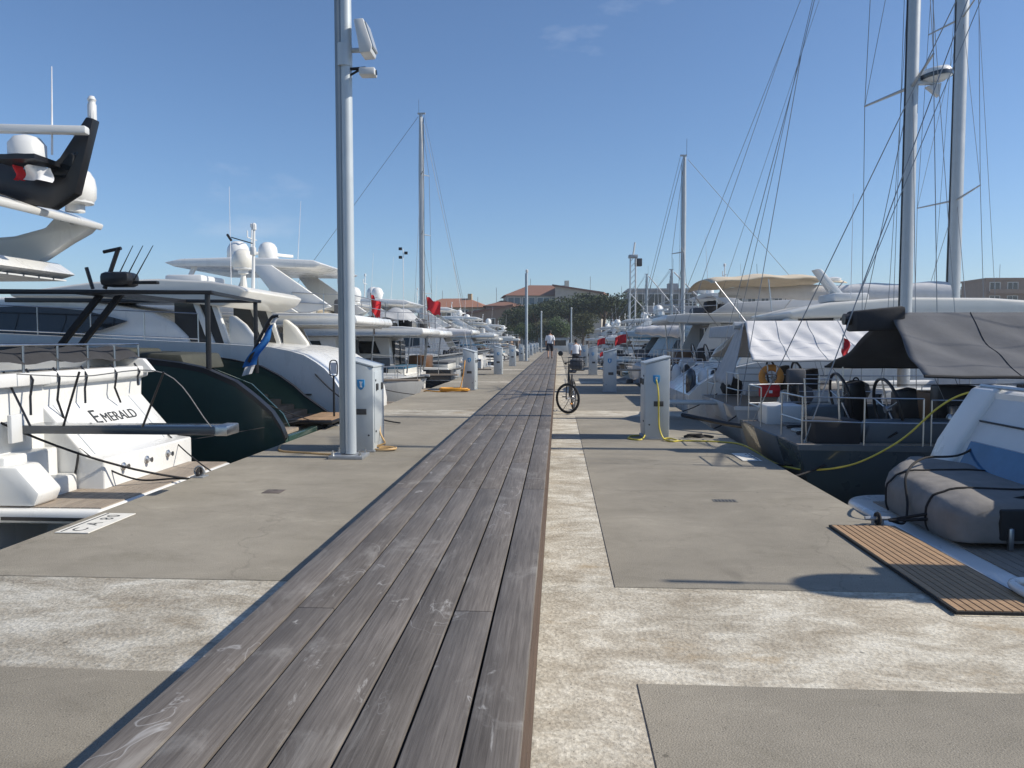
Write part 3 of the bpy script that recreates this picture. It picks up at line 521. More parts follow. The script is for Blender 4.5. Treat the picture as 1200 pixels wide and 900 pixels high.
def fly_yacht(label, side, yc, L, B, gap=.5, s=1.35, hm=WHITE, sm=WHITE, ov=.6, zf=None, hardtop=True, htz=1.55, legx=2.6, domes=2, canvas=None, flagm=None, mast=True, det=True, ht=(1.8, 5.8), bow_to=False, gear=None, wing=True, name='motor_yacht', under=OFFW, stripe=NAVY, rods=False, grp='motor yachts moored along the pier'):
    t = root_for(name, label, 'yacht', side, yc, gap, grp); rnd = random.Random(label)
    if bow_to: t.location.x += (-1 if side == 'L' else 1)*(L+.1); t.rotation_euler.z += math.pi
    gear = gear or rnd.choice(['tender', 'ski', 'none', 'tender'])
    bow = s+.95
    sh = lambda x: s+.02+(bow-s)*max(0, (x-2)/(L-2))**1.6
    hull_mb(L, B, sh, stern=.94).build('hull', hm, t, smooth=40)
    for sg in (-1, 1): strip_mb(L, B, sh, lambda x: sh(x)-.12, .03, .06, stern=.94, sides=(sg,)).build('rub_rail', STEEL if stripe is None else stripe, t)
    for sg in (-1, 1): strip_mb(L, B, sh, lambda x: .04, .02, .09, stern=.94, out=-.03, sides=(sg,)).build('boot_stripe', stripe or NAVY, t)
    for sg in (-1, 1): strip_mb(L, B, sh, lambda x: sh(x)*.62, .02, .025, stern=.94, out=-.015, sides=(sg,)).build('hull_line', LGREY, t)
    for sg in (-1, 1):
        for q in range(3):
            x0 = L*.34+q*1.15
            MB().prism([(x0, s*.55), (x0+.75, s*.58), (x0+.7, s*.80), (x0+.08, s*.78)], sg*(B/2*.955), sg*(B/2*1.0)).build('porthole', GLASS, t, bev=.02)
    # swim platform and transom
    sp = MB().bb((-.95, -B/2*.88, .34), (.08, B/2*.88, .50)).build('swim_platform', sm, t, bev=.05)
    if det:
        for q in range(9): MB().bb((-.90+q*.103, -B/2*.8, .5), (-.90+q*.103+.093, B/2*.8, .512)).build('plank', TEAKG, sp)
    else: MB().bb((-.88, -B/2*.8, .5), (0, B/2*.8, .512)).build('teak_deck', TEAKG, sp)
    for q in range(3):
        MB().bb((.02-.25+.25*q, B/2*.55, .5), (.12, B/2*.85, .5+(s-.5)*(q+1)/4)).build('stern_step', sm, t, bev=.02)
    MB().prism([(-.02, s*.55), (-.045, s*.85), (-.03, s*.9), (.02, s*.9)], -B/2*.5, B/2*.42).build('transom_door', sm, t, bev=.01)
    # cockpit seat and coaming
    MB().bb((.25, -B/2*.62, s-.1), (.95, B/2*.5, s+.26)).build('cockpit_seat', CREAM, t, bev=.06)
    for sg in (-1, 1): MB().prism([(.05, s-.05), (.15, s+.1), (2.2, s+.16), (3.0, s+.34), (L*.45, s+.3), (L*.45, s-.05)], sg*(B/2*.93), sg*(B/2*.87)).build('bulwark', sm, t, bev=.03)
    # saloon
    zf = zf or s+1.85
    wf = lambda x, z: (B/2*.80-.10*(z-s)) * (1 if x < L*.5 else max(.35, 1-.55*((x-L*.5)/(L*.35))**1.6))
    c0 = 2.7; sal = [(c0, s-.1), (c0+.15, zf), (L*.56, zf), (L*.64, s+.95), (L*.76, s+.5), (L*.80, s+.2)]
    MB().shell(sal, wf).build('saloon', sm, t, bev=.06)
    for sg in (-1, 1):
        w_ = MB().panel([(c0+.5, s+.72), (c0+.75, zf-.18), (L*.42, zf-.18), (L*.42, s+.72)], wf, sg).build('saloon_window', GLASS, t)
        MB().panel([(L*.43, s+.72), (L*.43, zf-.18), (L*.55, zf-.22), (L*.61, s+.85)], wf, sg).build('saloon_window', GLASS, t)
    MB().bb((c0-.03, -B/2*.5, s+.02), (c0+.14, B/2*.5, zf-.15)).build('saloon_door', GLASS, t)
    MB().tube([(c0-.05, 0, s+.05), (c0-.05, 0, zf-.15)], .03, 6).build('door_frame', STEEL, t)
    # flybridge deck with overhang
    fw = lambda x, z: B/2*.93*(1 if x < L*.45 else max(.4, 1-.5*((x-L*.45)/(L*.2))**2))
    MB().shell([(ov, zf+.02), (ov-.12, zf+.12), (ov-.06, zf+.30), (ov+.7, zf+.36), (L*.5, zf+.42), (L*.58, zf+.3), (L*.6, zf+.1), (L*.5, zf)], fw).build('flybridge_deck', sm, t, bev=.05)
    MB().bb((ov+.2, -B/2*.8, zf-.012), (c0, B/2*.8, zf+.03)).build('overhang_lining', under, t)
    fc = lambda x, z: fw(x, z)-.02
    for sg in (-1, 1):
        y1 = lambda x: sg*fc(x, 0)
        prof = [(ov+1.6, zf+.38), (ov+2.2, zf+.75), (L*.44, zf+.95), (L*.50, zf+.82), (L*.52, zf+.4)]
        MB().prism(prof, sg*(B/2*.90), sg*(B/2*.82)).build('flybridge_coaming', sm, t, bev=.03)
        MB().tube([(ov+.6, sg*B/2*.8, s+.1), (ov+.45, sg*B/2*.8, zf+.05)], .028, 8).build('support_post', STEEL, t)
        if wing: MB().prism([(c0-.9, s+.3), (c0-.2, zf+.02), (c0+.2, zf+.02), (c0+.2, s+.3)], sg*(B/2*.79), sg*(B/2*.75)).build('side_wing', sm, t, bev=.02)
    MB().prism([(L*.44, zf+.4), (L*.47, zf+1.02), (L*.48, zf+1.0), (L*.52, zf+.4)], -B/2*.7, B/2*.7).build('flybridge_windshield', GLASSG, t, bev=.02)
    MB().bb((ov+2.4, -B/2*.7, zf+.3), (ov+3.3, B/2*.7, zf+.78)).build('flybridge_seat', CREAM, t, bev=.07)
    r_ = MB(); rail(r_, [(ov+.1, -B/2*.85, zf+.32), (ov+.1, 0, zf+.32), (ov+.1, B/2*.85, zf+.32)], .55, lines=(1, .5)); rail(r_, [(ov+.1, -B/2*.85, zf+.32), (ov+.9, -B/2*.85, zf+.34), (ov+1.8, -B/2*.85, zf+.4)], .55, lines=(1, .5)); rail(r_, [(ov+.1, B/2*.85, zf+.32), (ov+.9, B/2*.85, zf+.34), (ov+1.8, B/2*.85, zf+.4)], .55, lines=(1, .5))
    r_.build('flybridge_rail', STEEL, t)
    top = zf+htz
    if hardtop:
        a, b = ht
        MB().shell([(a, top+.02), (a+.25, top-.08), (b-.3, top-.02), (b, top+.1), (b-.5, top+.2), ((a+b)/2, top+.24), (a+.3, top+.14)], lambda x, z: B/2*.80).build('hardtop', sm, t, bev=.05)
        for sg in (-1, 1):
            MB().prism([(legx-.75, zf+.55), (legx-.1, zf+.38), (legx+.5, zf+.38), (legx+1.55, top), (legx+.95, top)], sg*B/2*.84, sg*B/2*.77).build('arch_leg', sm, t, bev=.03)
            MB().prism([(b-.4, zf+.8), (b-.3, zf+.8), (b-.75, top), (b-.9, top)], sg*B/2*.74, sg*B/2*.70).build('arch_leg', sm, t, bev=.02)
        zt = top+.2
    else:
        MB().shell([(legx-.2, top-.25), (legx+.6, top-.25), (legx+.75, top-.1), (legx-.3, top-.12)], lambda x, z: B/2*.8).build('radar_arch', sm, t, bev=.03)
        for sg in (-1, 1): MB().prism([(legx+.9, zf+.45), (legx+1.7, zf+.45), (legx+.6, top-.2), (legx-.1, top-.2)], sg*B/2*.83, sg*B/2*.76).build('arch_leg', sm, t, bev=.03)
        zt = top-.1; a, b = legx-.2, legx+.8
    mxx = (a+b)/2
    spots = [(mxx-.2, .55), (mxx+.3, -.75), (mxx+.9, .1)]
    for q in range(domes): dome(t, (spots[q][0], spots[q][1], zt+.12), rnd.uniform(.24, .34))
    rb = MB().lathe([(.16, 0), (.14, .2), (.05, .24)], 12).build('radar_pedestal', WHITE, t, loc=(mxx-.1, -.2, zt+.05))
    MB().box((0, 0, .28), (.12, 1.3, .09)).build('radar_scanner', WHITE, rb, bev=.02, rot=(0, 0, rnd.uniform(-1, 1)))
    if mast:
        m_ = MB().tube([(mxx+.55, 0, zt), (mxx+.5, 0, zt+1.15)], .035, 8, .02).build('mast', sm, t)
        MB().tube([(mxx+.5, -.35, zt+.8), (mxx+.5, .35, zt+.8)], .016, 6).tube([(mxx+.5, .35, zt+.8), (mxx+.5, .35, zt+1.0)], .02, 6).build('crossbar', sm, m_)
        MB().lathe([(.05, 0), (.05, .1), (.02, .12)], 8, (mxx+.5, 0, zt+1.15)).build('anchor_light', OFFW, m_)
    MB().tube([(mxx-.4, -B*.3, zt), (mxx-.55, -B*.3, zt+2.2)], .012, 5, .005).build('antenna', FWHITE, t)
    if canvas:
        def fn(u, v):
            y = (v-.5)*B*.66; return (ov+.5+u*1.5, y, zf+.36+.75*math.sin(math.pi*min(1, max(0, .08+.84*u)))**.6*(1-.55*abs(2*v-1)**3)+.05*math.sin(u*9+v*14))
        MB().grid(fn, 14, 14).build('canvas_cover', canvas, t, smooth=80)
    # clutter on the stern: tender or water scooter, gangway, cushions, folded covers
    if gear == 'tender':
        td_ = MB(); ty = rnd.uniform(-.2, .2)
        td_.tube(spline([(-.75, -1.15+ty, .74), (-.75, .5+ty, .74), (-.68, .95+ty, .80), (-.45, 1.15+ty, .84), (-.22, .95+ty, .80), (-.15, .5+ty, .74), (-.15, -1.15+ty, .74)], 5), .17, 10)
        d_ = td_.build('tender_tube', rnd.choice([CANL, TAUPE, CANG]), t, smooth=60); MB().bb((-.7, -1.0+ty, .58), (-.2, .8+ty, .72)).build('tender_floor', CANG, d_); MB().box((-.45, -1.3+ty, .85), (.26, .36, .46)).build('tender_outboard', BLACK, d_, bev=.07)
    elif gear == 'ski':
        k_ = MB().loft([[(-.5+w_*math.cos(a), y_, .72+h_*math.sin(a)) for a in [2*math.pi*q/12 for q in range(12)]] for y_, w_, h_ in ((-1.2, .28, .12), (-.6, .38, .2), (.2, .38, .24), (.9, .26, .2), (1.25, .06, .06))]).build('water_scooter', rnd.choice([BLACK, OFFW]), t, smooth=60)
        MB().prism([(-.62, .88), (-.6, 1.06), (-.4, 1.06), (-.38, .88)], -.8, .1).build('scooter_seat', BLACK, k_, bev=.05); MB().tube([(-.8, .35, 1.15), (-.2, .35, 1.15)], .025, 6).tube([(-.5, .45, .9), (-.5, .35, 1.15)], .04, 6).build('scooter_handlebar', BLACK, k_)
    if not bow_to:
        g_ = MB().bb((-1.5, -B*.30-.2, s-.12), (.3, -B*.30+.2, s-.06)).build('gangway', TEAKG, t); 
        for q in range(3): MB().tube([(-1.4+q*.75, -B*.30-.18, s-.06), (-1.4+q*.75, -B*.30-.18, s+.75)], .012, 5).build('gangway_stanchion', STEEL, g_)
        MB().tube(sag((-1.4, -B*.30-.18, s+.74), (.1, -B*.30-.18, s+.74), .05, 6), .008, 5).build('gangway_line', ROPEW, g_)
        MB().prism([(-.052, .62), (-.06, .95*s), (-.045, .95*s), (-.04, .62)], -B*.2, B*.2).build('garage_door', LGREY, t)
    MB().bb((1.3, -B*.22, s-.05), (2.1, B*.22, s+.62)).build('cockpit_table', rnd.choice([WOODB, CANG, CANK]), t, bev=.04)
    MB().bb((.24, -B*.31, s+.24), (.96, B*.25, s+.34)).build('cushion', rnd.choice([CANG, CANK, CANB, CANC]), t, bev=.03)
    for q in range(3): MB().bb((ov+1.0+q*.55, -B*.34+q*.3, zf+.34), (ov+1.45+q*.55, -B*.34+q*.3+rnd.uniform(.6, 1.4), zf+rnd.uniform(.5, .95))).build('deck_bag', rnd.choice([CANG, CANK, CANL, CANC]), t, bev=.09)
    for q in range(4): MB().tube([(ov+2.2+q*.6, -B*.38, zf+.5), (ov+2.1+q*.6, -B*.38, zf+rnd.uniform(1.2, 2.4))], .012, 5, .006).build('whip_antenna', rnd.choice([BLACK, FWHITE, STEEL]), t)
    # bow rail, fenders, flag
    for sg in (-1, 1):
        r_ = MB(); pts = []
        for k_ in range(7):
            tt = .5+.48*k_/6; x = L*tt; bb = B/2*(1-((tt-.42)/.58)**2.3) if tt > .42 else B/2
            pts.append((x-.1, sg*max(.05, bb-.08), sh(x)))
        rail(r_, pts, .6, .014, lines=(1, .55)); r_.build('bow_rail', STEEL, t)
    for sg in (-1, 1):
        for q in range(2): fender(t, 1.2+q*2.3, sg*(B/2+.08), s*.5, rnd.choice([NAVY, OFFW, BLACK]))
    if flagm:
        f = MB().tube([(.02, B*.12, s+.3), (-.45, B*.12, s+1.45)], .016, 6).build('flag_staff', WOODB, t)
        flag(f, flagm, (-.42, B*.12, s+.95), .5, .36, math.pi)
    if rods:
        for q in range(4): MB().tube([(legx-.2, -.9+q*.5, top), (legx-.8, -.9+q*.5, top+1.5)], .01, 5, .004).build('fishing_rod', BLACK, t)
    return t

def express_yacht(label, side, yc, L, B, gap, sheer_tab, cab, hm=WHITE, sm=WHITE, canvas=None, name='motor_yacht', gear=True):
    t = root_for(name, label, 'yacht', side, yc, gap, 'motor yachts moored along the pier')
    sh = lambda x: interp(sheer_tab, x)
    xs = [.0, .06, .15, .28, .45, .65, .9, 1.2, 1.6, 2.2, 3]+[3+(L-3)*k/14 for k in range(1, 15)]
    hull_mb(L, B, sh, stern=.9, xs=xs, flare=.3, rake=2.2).build('hull', hm, t, smooth=45)
    MB().bb((-.62, -B/2*.82, .42), (.12, B/2*.82, .58)).build('swim_platform', sm, t, bev=.05)
    for q in range(6): MB().bb((-.58+q*.1, -B/2*.75, .58), (-.58+q*.1+.09, B/2*.75, .592)).build('plank', TEAK, t)
    for sg in (-1, 1):
        b = B/2
        f = lambda x: sg*(b*(.9+.1*min(1, x/(L*.3)))*.985+.004)
        MB().add([(1.7, f(1.7), sh(1.7)*.80), (3.6, f(3.6), sh(3.6)*.80), (3.7, f(3.7), sh(3.6)*.87), (1.8, f(1.8), sh(1.7)*.87), (1.7, f(1.7)-sg*.06, sh(1.7)*.80), (3.6, f(3.6)-sg*.06, sh(3.6)*.80), (3.7, f(3.7)-sg*.06, sh(3.6)*.87), (1.8, f(1.8)-sg*.06, sh(1.7)*.87)], [(0,1,2,3),(7,6,5,4),(0,4,5,1),(1,5,6,2),(2,6,7,3),(3,7,4,0)]).build('hull_window', GLASS, t, bev=.02)
        MB().box((.95, f(.95), sh(.9)*.62), (.42, .05, .035)).build('side_vent', BLACK, t, bev=.01)
    # superstructure from outlines: cab = dict(hardtop, cabin, window, wing)
    wf = lambda x, z: (B/2*.78-.16*max(0, z-cab['z0']))*(1 if x < L*.45 else max(.3, 1-.6*((x-L*.45)/(L*.45))**1.8))
    MB().shell(cab['cabin'], wf).build('cabin', sm, t, bev=.08, seg=3)
    for sg in (-1, 1):
        MB().panel(cab['window'], wf, sg, .015).build('cabin_window', GLASS, t)
        MB().prism(cab['wing'], sg*B/2*.80, sg*B/2*.70).build('cockpit_wing', CREAM, t, bev=.05)
        for pnl in cab['glass']: MB().prism(pnl, sg*B/2*.715, sg*B/2*.70).build('cockpit_window', GLASSG, t)
        for p in cab['posts']: MB().prism(p, sg*B/2*.745, sg*B/2*.69).build('window_post', sm, t, bev=.015)
    MB().shell(cab['hardtop'], lambda x, z: B/2*.84).build('hardtop', CREAM, t, bev=.09, seg=3)
    hx = [p[0] for p in cab['hardtop']]; hz = max(p[1] for p in cab['hardtop'])
    mx_ = min(hx)+.8
    if gear:
        p = MB().lathe([(.10, 0), (.06, .35), (.12, .42)], 10).build('dome_pillar', CREAM, t, loc=(mx_+.15, -.3, hz-.1)); dome(t, (mx_+.15, -.3, hz+.4), .27, CREAM)
        p = MB().tube([(mx_-.35, .35, hz-.12), (mx_-.4, .35, hz+1.25)], .045, 8, .03).build('mast', sm, t)
        MB().tube([(mx_-.4, .35, hz+.92), (mx_+.15, .35, hz+1.08)], .014, 6).tube([(mx_+.15, .35, hz+1.0), (mx_+.25, .35, hz+1.15)], .03, 6).build('wind_vane', BLACK, p)
        MB().box((mx_-.38, .38, hz+.75), (.12, .14, .2)).build('searchlight', OFFW, p, bev=.03)
        MB().lathe([(.06, 0), (.06, .12), (.03, .16)], 8, (mx_-.4, .35, hz+1.25)).build('anchor_light', OFFW, p)
    else:
        MB().prism([(mx_+1.1, hz-.05), (mx_+1.35, hz-.05), (mx_+.55, hz+.85), (mx_+.42, hz+.85)], -.25, .25).build('radar_mast', sm, t, bev=.03)
        MB().lathe([(.18, 0), (.2, .06), (.1, .1)], 12).build('radar_dome', WHITE, t, loc=(mx_+.95, 0, hz+.55))
    MB().box((mx_+1.2, 0, hz+.08), (.9, 1.3, .22)).build('roof_locker', OFFW, t, bev=.06)
    MB().tube([(mx_+.9, -B*.3, hz), (mx_+.9, -B*.3, hz+2.6)], .01, 5, .005).build('antenna', FWHITE, t)
    for sg in (-1, 1): rail(MB(), [(x, sg*B/2*.92, sh(x)) for x in cab['rail']], .62, .014, lines=(1, .12)).build('side_rail', STEEL, t)
    MB().bb((1.2, -B/2*.7, 1.6), (3.2, B/2*.7, 2.0)).build('sun_pad', CREAM, t, bev=.08)
    if canvas:
        MB().shell(cab['cover'], lambda x, z: B/2*.8).build('canvas_cover', canvas, t, bev=.05)
    for sg in (-1, 1):
        for q in range(2): fender(t, 2.2+q*3, sg*(B/2+.1), 1.0, NAVY)
    return t

def wheel(parent, x, y, z, r=.42):
    w_ = MB().ring((0, 0, 0), r, .022, 'x', 30, 8).build('steering_wheel', BLACK, parent, loc=(x, y, z), rot=(0, R(-12), 0))
    sp = MB()
    for k in range(5):
        a = 2*math.pi*k/5+.3; sp.tube([(0, 0, 0), (0, r*math.cos(a), r*math.sin(a))], .012, 6)
    sp.lathe([(.05, -.04), (.05, .04)], 10, M=Matrix.Rotation(R(90), 3, 'Y')); sp.build('spokes', STEEL, w_)
    return w_

def sail_yacht(label, side, yc, L, B, gap=.3, fb=1.3, hm=WHITE, mx_=5.5, mh=15., mr=.1, sm=OFFW, spread=(.35, .62), cover=None, tent=None, wheels=True, bimini=None, name='sailing_yacht', lean=0., radar=None, boom_l=4.6, boom_z=2.0, furl=True, flagm=None, stays=True, wr=.006, sprayhood=None):
    t = root_for(name, label, 'sailboat', side, yc, gap, 'sailing yachts moored along the pier')
    sh = lambda x: fb+.28*max(0, (x-2)/(L-2))**1.7
    hull_mb(L, B, sh, stern=.86, flare=.12, rake=.5, bowt=.4, sail=True).build('hull', hm, t, smooth=40)
    for sg in (-1, 1): strip_mb(L, B, sh, lambda x: sh(x)-.05, .05, .07, stern=.86, bowt=.4, out=.008, sides=(sg,)).build('toe_rail', sm, t)
    for sg in (-1, 1): strip_mb(L, B, sh, lambda x: .06, .02, .1, stern=.86, bowt=.4, out=-.06, sides=(sg,)).build('boot_stripe', OFFW if hm in (NAVY, SLATE) else NAVY, t)
    MB().bb((.02, -B/2*.80, fb-.01), (L*.42, B/2*.80, fb+.012)).build('side_deck', TEAKG, t)
    for sg in (-1, 1): MB().prism([(.9, fb), (1.0, fb+.3), (L*.4, fb+.38), (L*.4, fb)], sg*B*.27, sg*B*.36).build('cockpit_coaming', sm, t, bev=.05)
    MB().prism([(-.02, fb+.01), (.17, fb-.55), (.22, fb-.55), (.05, fb+.01)], -B*.16, B*.16).build('transom_opening', sm, t, bev=.01)
    MB().shell([(L*.38, fb), (L*.40, fb+.55), (L*.5, fb+.6), (L*.64, fb+.42), (L*.72, fb+.05)], lambda x, z: B*.30*(1 if x < L*.5 else 1-.5*(x-L*.5)/(L*.25))).build('coachroof', sm, t, bev=.07)
    cw = lambda x, z: B*.30*(1 if x < L*.5 else 1-.5*(x-L*.5)/(L*.25))
    for sg in (-1, 1): MB().panel([(L*.42, fb+.24), (L*.43, fb+.42), (L*.56, fb+.38), (L*.6, fb+.26)], cw, sg).build('cabin_window', GLASS, t)
    if wheels:
        for sg in (-1, 1):
            wheel(t, 1.4, sg*B*.235, fb+.42)
            MB().prism([(1.5, fb), (1.82, fb), (1.72, fb+.72), (1.48, fb+.66)], sg*B*.235-.13, sg*B*.235+.13).build('binnacle', BLACK, t, bev=.03)
    zb = fb+boom_z
    # mast and rig
    m_ = MB(); n = 10; m_.loft([[(mx_+1.35*mr*math.cos(a), .85*mr*math.sin(a), z) for a in [2*math.pi*k/14 for k in range(14)]] for z in (fb+.3, mh*.8, )]+[[(mx_+mr*.9*math.cos(a), .6*mr*math.sin(a), mh) for a in [2*math.pi*k/14 for k in range(14)]]])
    ms = m_.build('mast', MASTM, t, smooth=60)
    MB().box((mx_-.05, 0, mh+.03), (mr*4, mr*1.6, .06)).build('masthead', MASTM, ms)
    MB().tube([(mx_+.1, .05, mh), (mx_+.1, .05, mh+.8)], .008, 5).build('antenna', BLACK, ms)
    MB().bb((mx_-mr*1.55, -.012, fb+1.2), (mx_-mr*1.3, .012, mh-.2)).build('sail_track', BLACK, ms)
    sp = B*.40
    ends = []
    for q, fr in enumerate(spread):
        z = fb+(mh-fb)*fr; wd = sp*(1-.22*q)
        for sg in (-1, 1): MB().tube([(mx_, 0, z), (mx_-.32, sg*wd, z+.08)], .035, 6, .022).build('spreader', MASTM, ms)
        ends.append((z+.08, wd))
    if stays:
        wire = lambda p, r, n: MB().tube(p, r, n).build('stay', WIRE, t, smooth=60)
        for sg in (-1, 1):
            pts = [(mx_-.15, sg*B*.46, sh(mx_))]+[(mx_-.32, sg*wd, z) for z, wd in ends]+[(mx_, sg*.05, mh-.1)]
            wire(pts, wr, 5)
            wire([(mx_-.5, sg*B*.44, sh(mx_)), (mx_, sg*.05, ends[0][0]-.15)], wr, 5)
            wire([(mx_+.3, sg*B*.44, sh(mx_)), (mx_, sg*.05, ends[-1][0]-.1)], wr*.8, 5)
            if len(ends) > 1: wire([(mx_-.32, sg*ends[0][1], ends[0][0]), (mx_, sg*.04, ends[1][0]-.1)], wr*.8, 5)
            wire([(.15, sg*B*.36, fb), (mx_*.42, sg*.0, fb+(mh-fb)*.42), (mx_-.05, 0, mh)], wr, 5)
        wire([(mx_-.2, .0, mh-.05), (mx_-boom_l+.1, 0, zb+.1)], wr*.8, 5)
        wire([(mx_-.12, .04, mh-.4), (mx_-.2, .1, zb+.2)], wr*.8, 5)
    f_ = MB().tube([(L-.25, 0, sh(L)), (mx_+.15, 0, mh-.15)], .05 if furl else wr, 8)
    f_.build('furled_headsail' if furl else 'forestay', CANW if furl else WIRE, t)
    # boom with covered sail
    bm_ = MB().tube([(mx_-.1, 0, zb), (mx_-boom_l, 0, zb+.05)], .085, 10).build('boom', MASTM if hm not in (SLATE,) else BLACK, t)
    if cover is not None:
        def fn(u, v):
            a = 2*math.pi*v; rr = (.12+.16*(1-u)**.7)*(1+.12*math.sin(u*23+a*2)); return (mx_-.15-u*(boom_l-.2), rr*.75*math.sin(a), zb+.12+rr*math.cos(a)*1.15)
        MB().grid(fn, 22, 12).build('sail_cover', cover, t, smooth=80)
    if tent is not None:
        x0, x1, ze, m2, wd = tent
        for sg in (-1, 1):
            def fn(u, v):
                x = x0+(x1-x0)*u-.28*(1-v)*(1-u)*0; e = v**1.05
                wr_ = .022*math.sin(u*13+v*7)*math.sin(math.pi*v)+.022*math.sin(u*47-v*13)*v*(1-v)*3+.007*math.sin(u*29+v*3)*v
                return (x+(.0-.30*v)*(1-u)*1.0, sg*(.06+wd*e+wr_*.5), zb+.14-(zb+.14-fb-ze)*v-.10*math.sin(math.pi*v)*(.7+.3*math.sin(u*7))+wr_+.008*v*math.cos(2*math.pi*u*3))
            MB().grid(fn, 60, 18).build('awning_panel', m2, t, smooth=80, solid=.012)
            MB().tube([fn(k/12, 1) for k in range(13)], .022, 6).build('awning_batten', CANL if m2 is CANW else CANK, t)
            for k in (.2, .4, .6, .8): MB().tube([Vector(fn(k, q/14))+Vector((0, sg*.008, .006)) for q in range(15)], .006, 4).build('seam', CANL if m2 is CANW else CANK, t)
            for k in (0, 4, 8): MB().tube([fn(k/12+.02, 1), (x0+(x1-x0)*k/12, sg*B*.455, fb+.6)], .005, 4).build('awning_line', ROPEG, t)
    if sprayhood is not None:
        def fn(u, v):
            a = math.pi*v; return (L*.36+u*1.1, -B*.3*math.cos(a), fb+.3+(.35+.45*math.sin(math.pi*.5*(1-u*.75)))*max(.05, math.sin(a))**.6)
        MB().grid(fn, 8, 14).build('sprayhood', sprayhood, t, smooth=70)
    if bimini is not None:
        x0, x1, zt, m2 = bimini
        def fn(u, v): return (x0+(x1-x0)*u, (v-.5)*B*.86, fb+zt-.22*abs(2*v-1)**2.4-.16*abs(2*u-1)**2.2+.03*math.sin(u*19))
        MB().grid(fn, 20, 12).build('bimini_top', m2, t, smooth=80, solid=.03)
        for sg in (-1, 1):
            fr = MB()
            for xx in (x0+.1, x1-.1): fr.tube([((x0+x1)/2, sg*B*.42, fb+.3), (xx, sg*B*.43, fb+zt-.33)], .018, 6)
            fr.tube([((x0+x1)/2, sg*B*.42, fb+.2), ((x0+x1)/2-.3, sg*B*.42, fb+zt-.25)], .018, 6); fr.build('bimini_frame', STEEL, t)
    # rails
    for sg in (-1, 1):
        rail(MB(), [(.08, sg*B*.15, fb), (.1, sg*B*.38, fb), (.8, sg*B*.44, fb), (1.5, sg*B*.455, fb)], .62, .0105, lines=(1, .5)).build('pushpit', STEEL, t)
    for sg in (-1, 1):
        r_ = MB(); pts = []
        for k in range(9):
            tt = .12+.84*k/8; bb = B/2*(.86+.14*min(1, tt/.3)) if tt < .4 else B/2*(1-((tt-.4)/.6)**2.3); pts.append((L*tt, sg*max(.03, bb-.06), sh(L*tt)))
        rail(r_, pts, .6, .009, lines=(1, .52)); r_.build('guard_rail', STEEL, t)
    if radar:
        r0 = MB().lathe([(.0, -.12), (.16, -.12), (.30, -.05), (.31, .04), (.26, .12), (.1, .155), (.0, .16)], 18).build('radar_dome', WHITE, ms, loc=(mx_+radar[1], 0, radar[0]), smooth=60, rot=(0, R(-8), 0))
        MB().lathe([(.311, -.055), (.316, .0), (.311, .03)], 18).build('dome_band', NAVY, r0, loc=(0, 0, 0))
        MB().bb((mx_+.05, -.05, radar[0]-.17), (mx_+radar[1], .05, radar[0]-.12)).build('radar_bracket', OFFW, ms)
        MB().prism([(-.14, -.0), (.14, .06), (.1, -.2), (-.02, -.1)], -.06, .06).build('deck_light', OFFW, ms, loc=(mx_+radar[1]-.05, 0, radar[0]-.22))
    if flagm:
        f = MB().tube([(.05, -B*.3, fb+.3), (-.15, -B*.3, fb+1.6)], .014, 6).build('flag_staff', STEEL, t)
        def ff(u, v): return (-.12+.04*math.sin(v*6)-.05*u, -B*.3+.14*u*(.4+.6*v)+.02*math.sin(v*9), fb+1.5-v*.62-.08*u)
        MB().grid(ff, 6, 10).build('flag', flagm, f, smooth=80)
    for sg in (-1, 1):
        for q in range(2): fender(t, 1.9+q*2.2, sg*(B/2+.08), fb*.55, BLACK if hm in (SLATE, NAVY) else NAVY)
    return t
# ================================================================== LEFT SIDE HERO BOATS
em = thing('motor_yacht', 'nearest left yacht with white transom lettered EMERALD and black radar mast', 'yacht', (-4.5, 8.4, WL), math.pi, 'motor yachts moored along the pier')
hull_mb(16, 4.25, lambda x: 2.1+.5*max(0, x/16)**2, stern=.97, x0=1.35).build('hull', WHITE, em, smooth=40)
stern_prof = [(.65, -.3), (.65, 1.2), (.85, 1.22), (1.5, 1.97), (1.25, 2.06), (1.25, 2.2), (2.0, 2.2), (2.0, -.3)]
tr = MB().prism(stern_prof, -2.07, .02).build('transom', WHITE, em, bev=.025, seg=3)
MB().prism([(1.62, -.3), (1.62, 2.0), (1.25, 2.06), (1.25, 2.2), (2.0, 2.2), (2.0, -.3)], .022, 2.1).build('stair_wall', WHITE, em, bev=.01)
for q in range(3): MB().bb((.95+.22*q, .05, .8), (1.7, .9, 1.05+.3*q)).build('stern_step', WHITE, em, bev=.03)
for q in range(3):
    MB().lathe([(.05, 0), (.05, .015), (.022, .03), (.022, .06), (.034, .075)], 12, M=Matrix.Rotation(R(-90), 3, 'Y')).build('fitting', STEEL, em, loc=(.65, -.35-q*.52, 1.06))
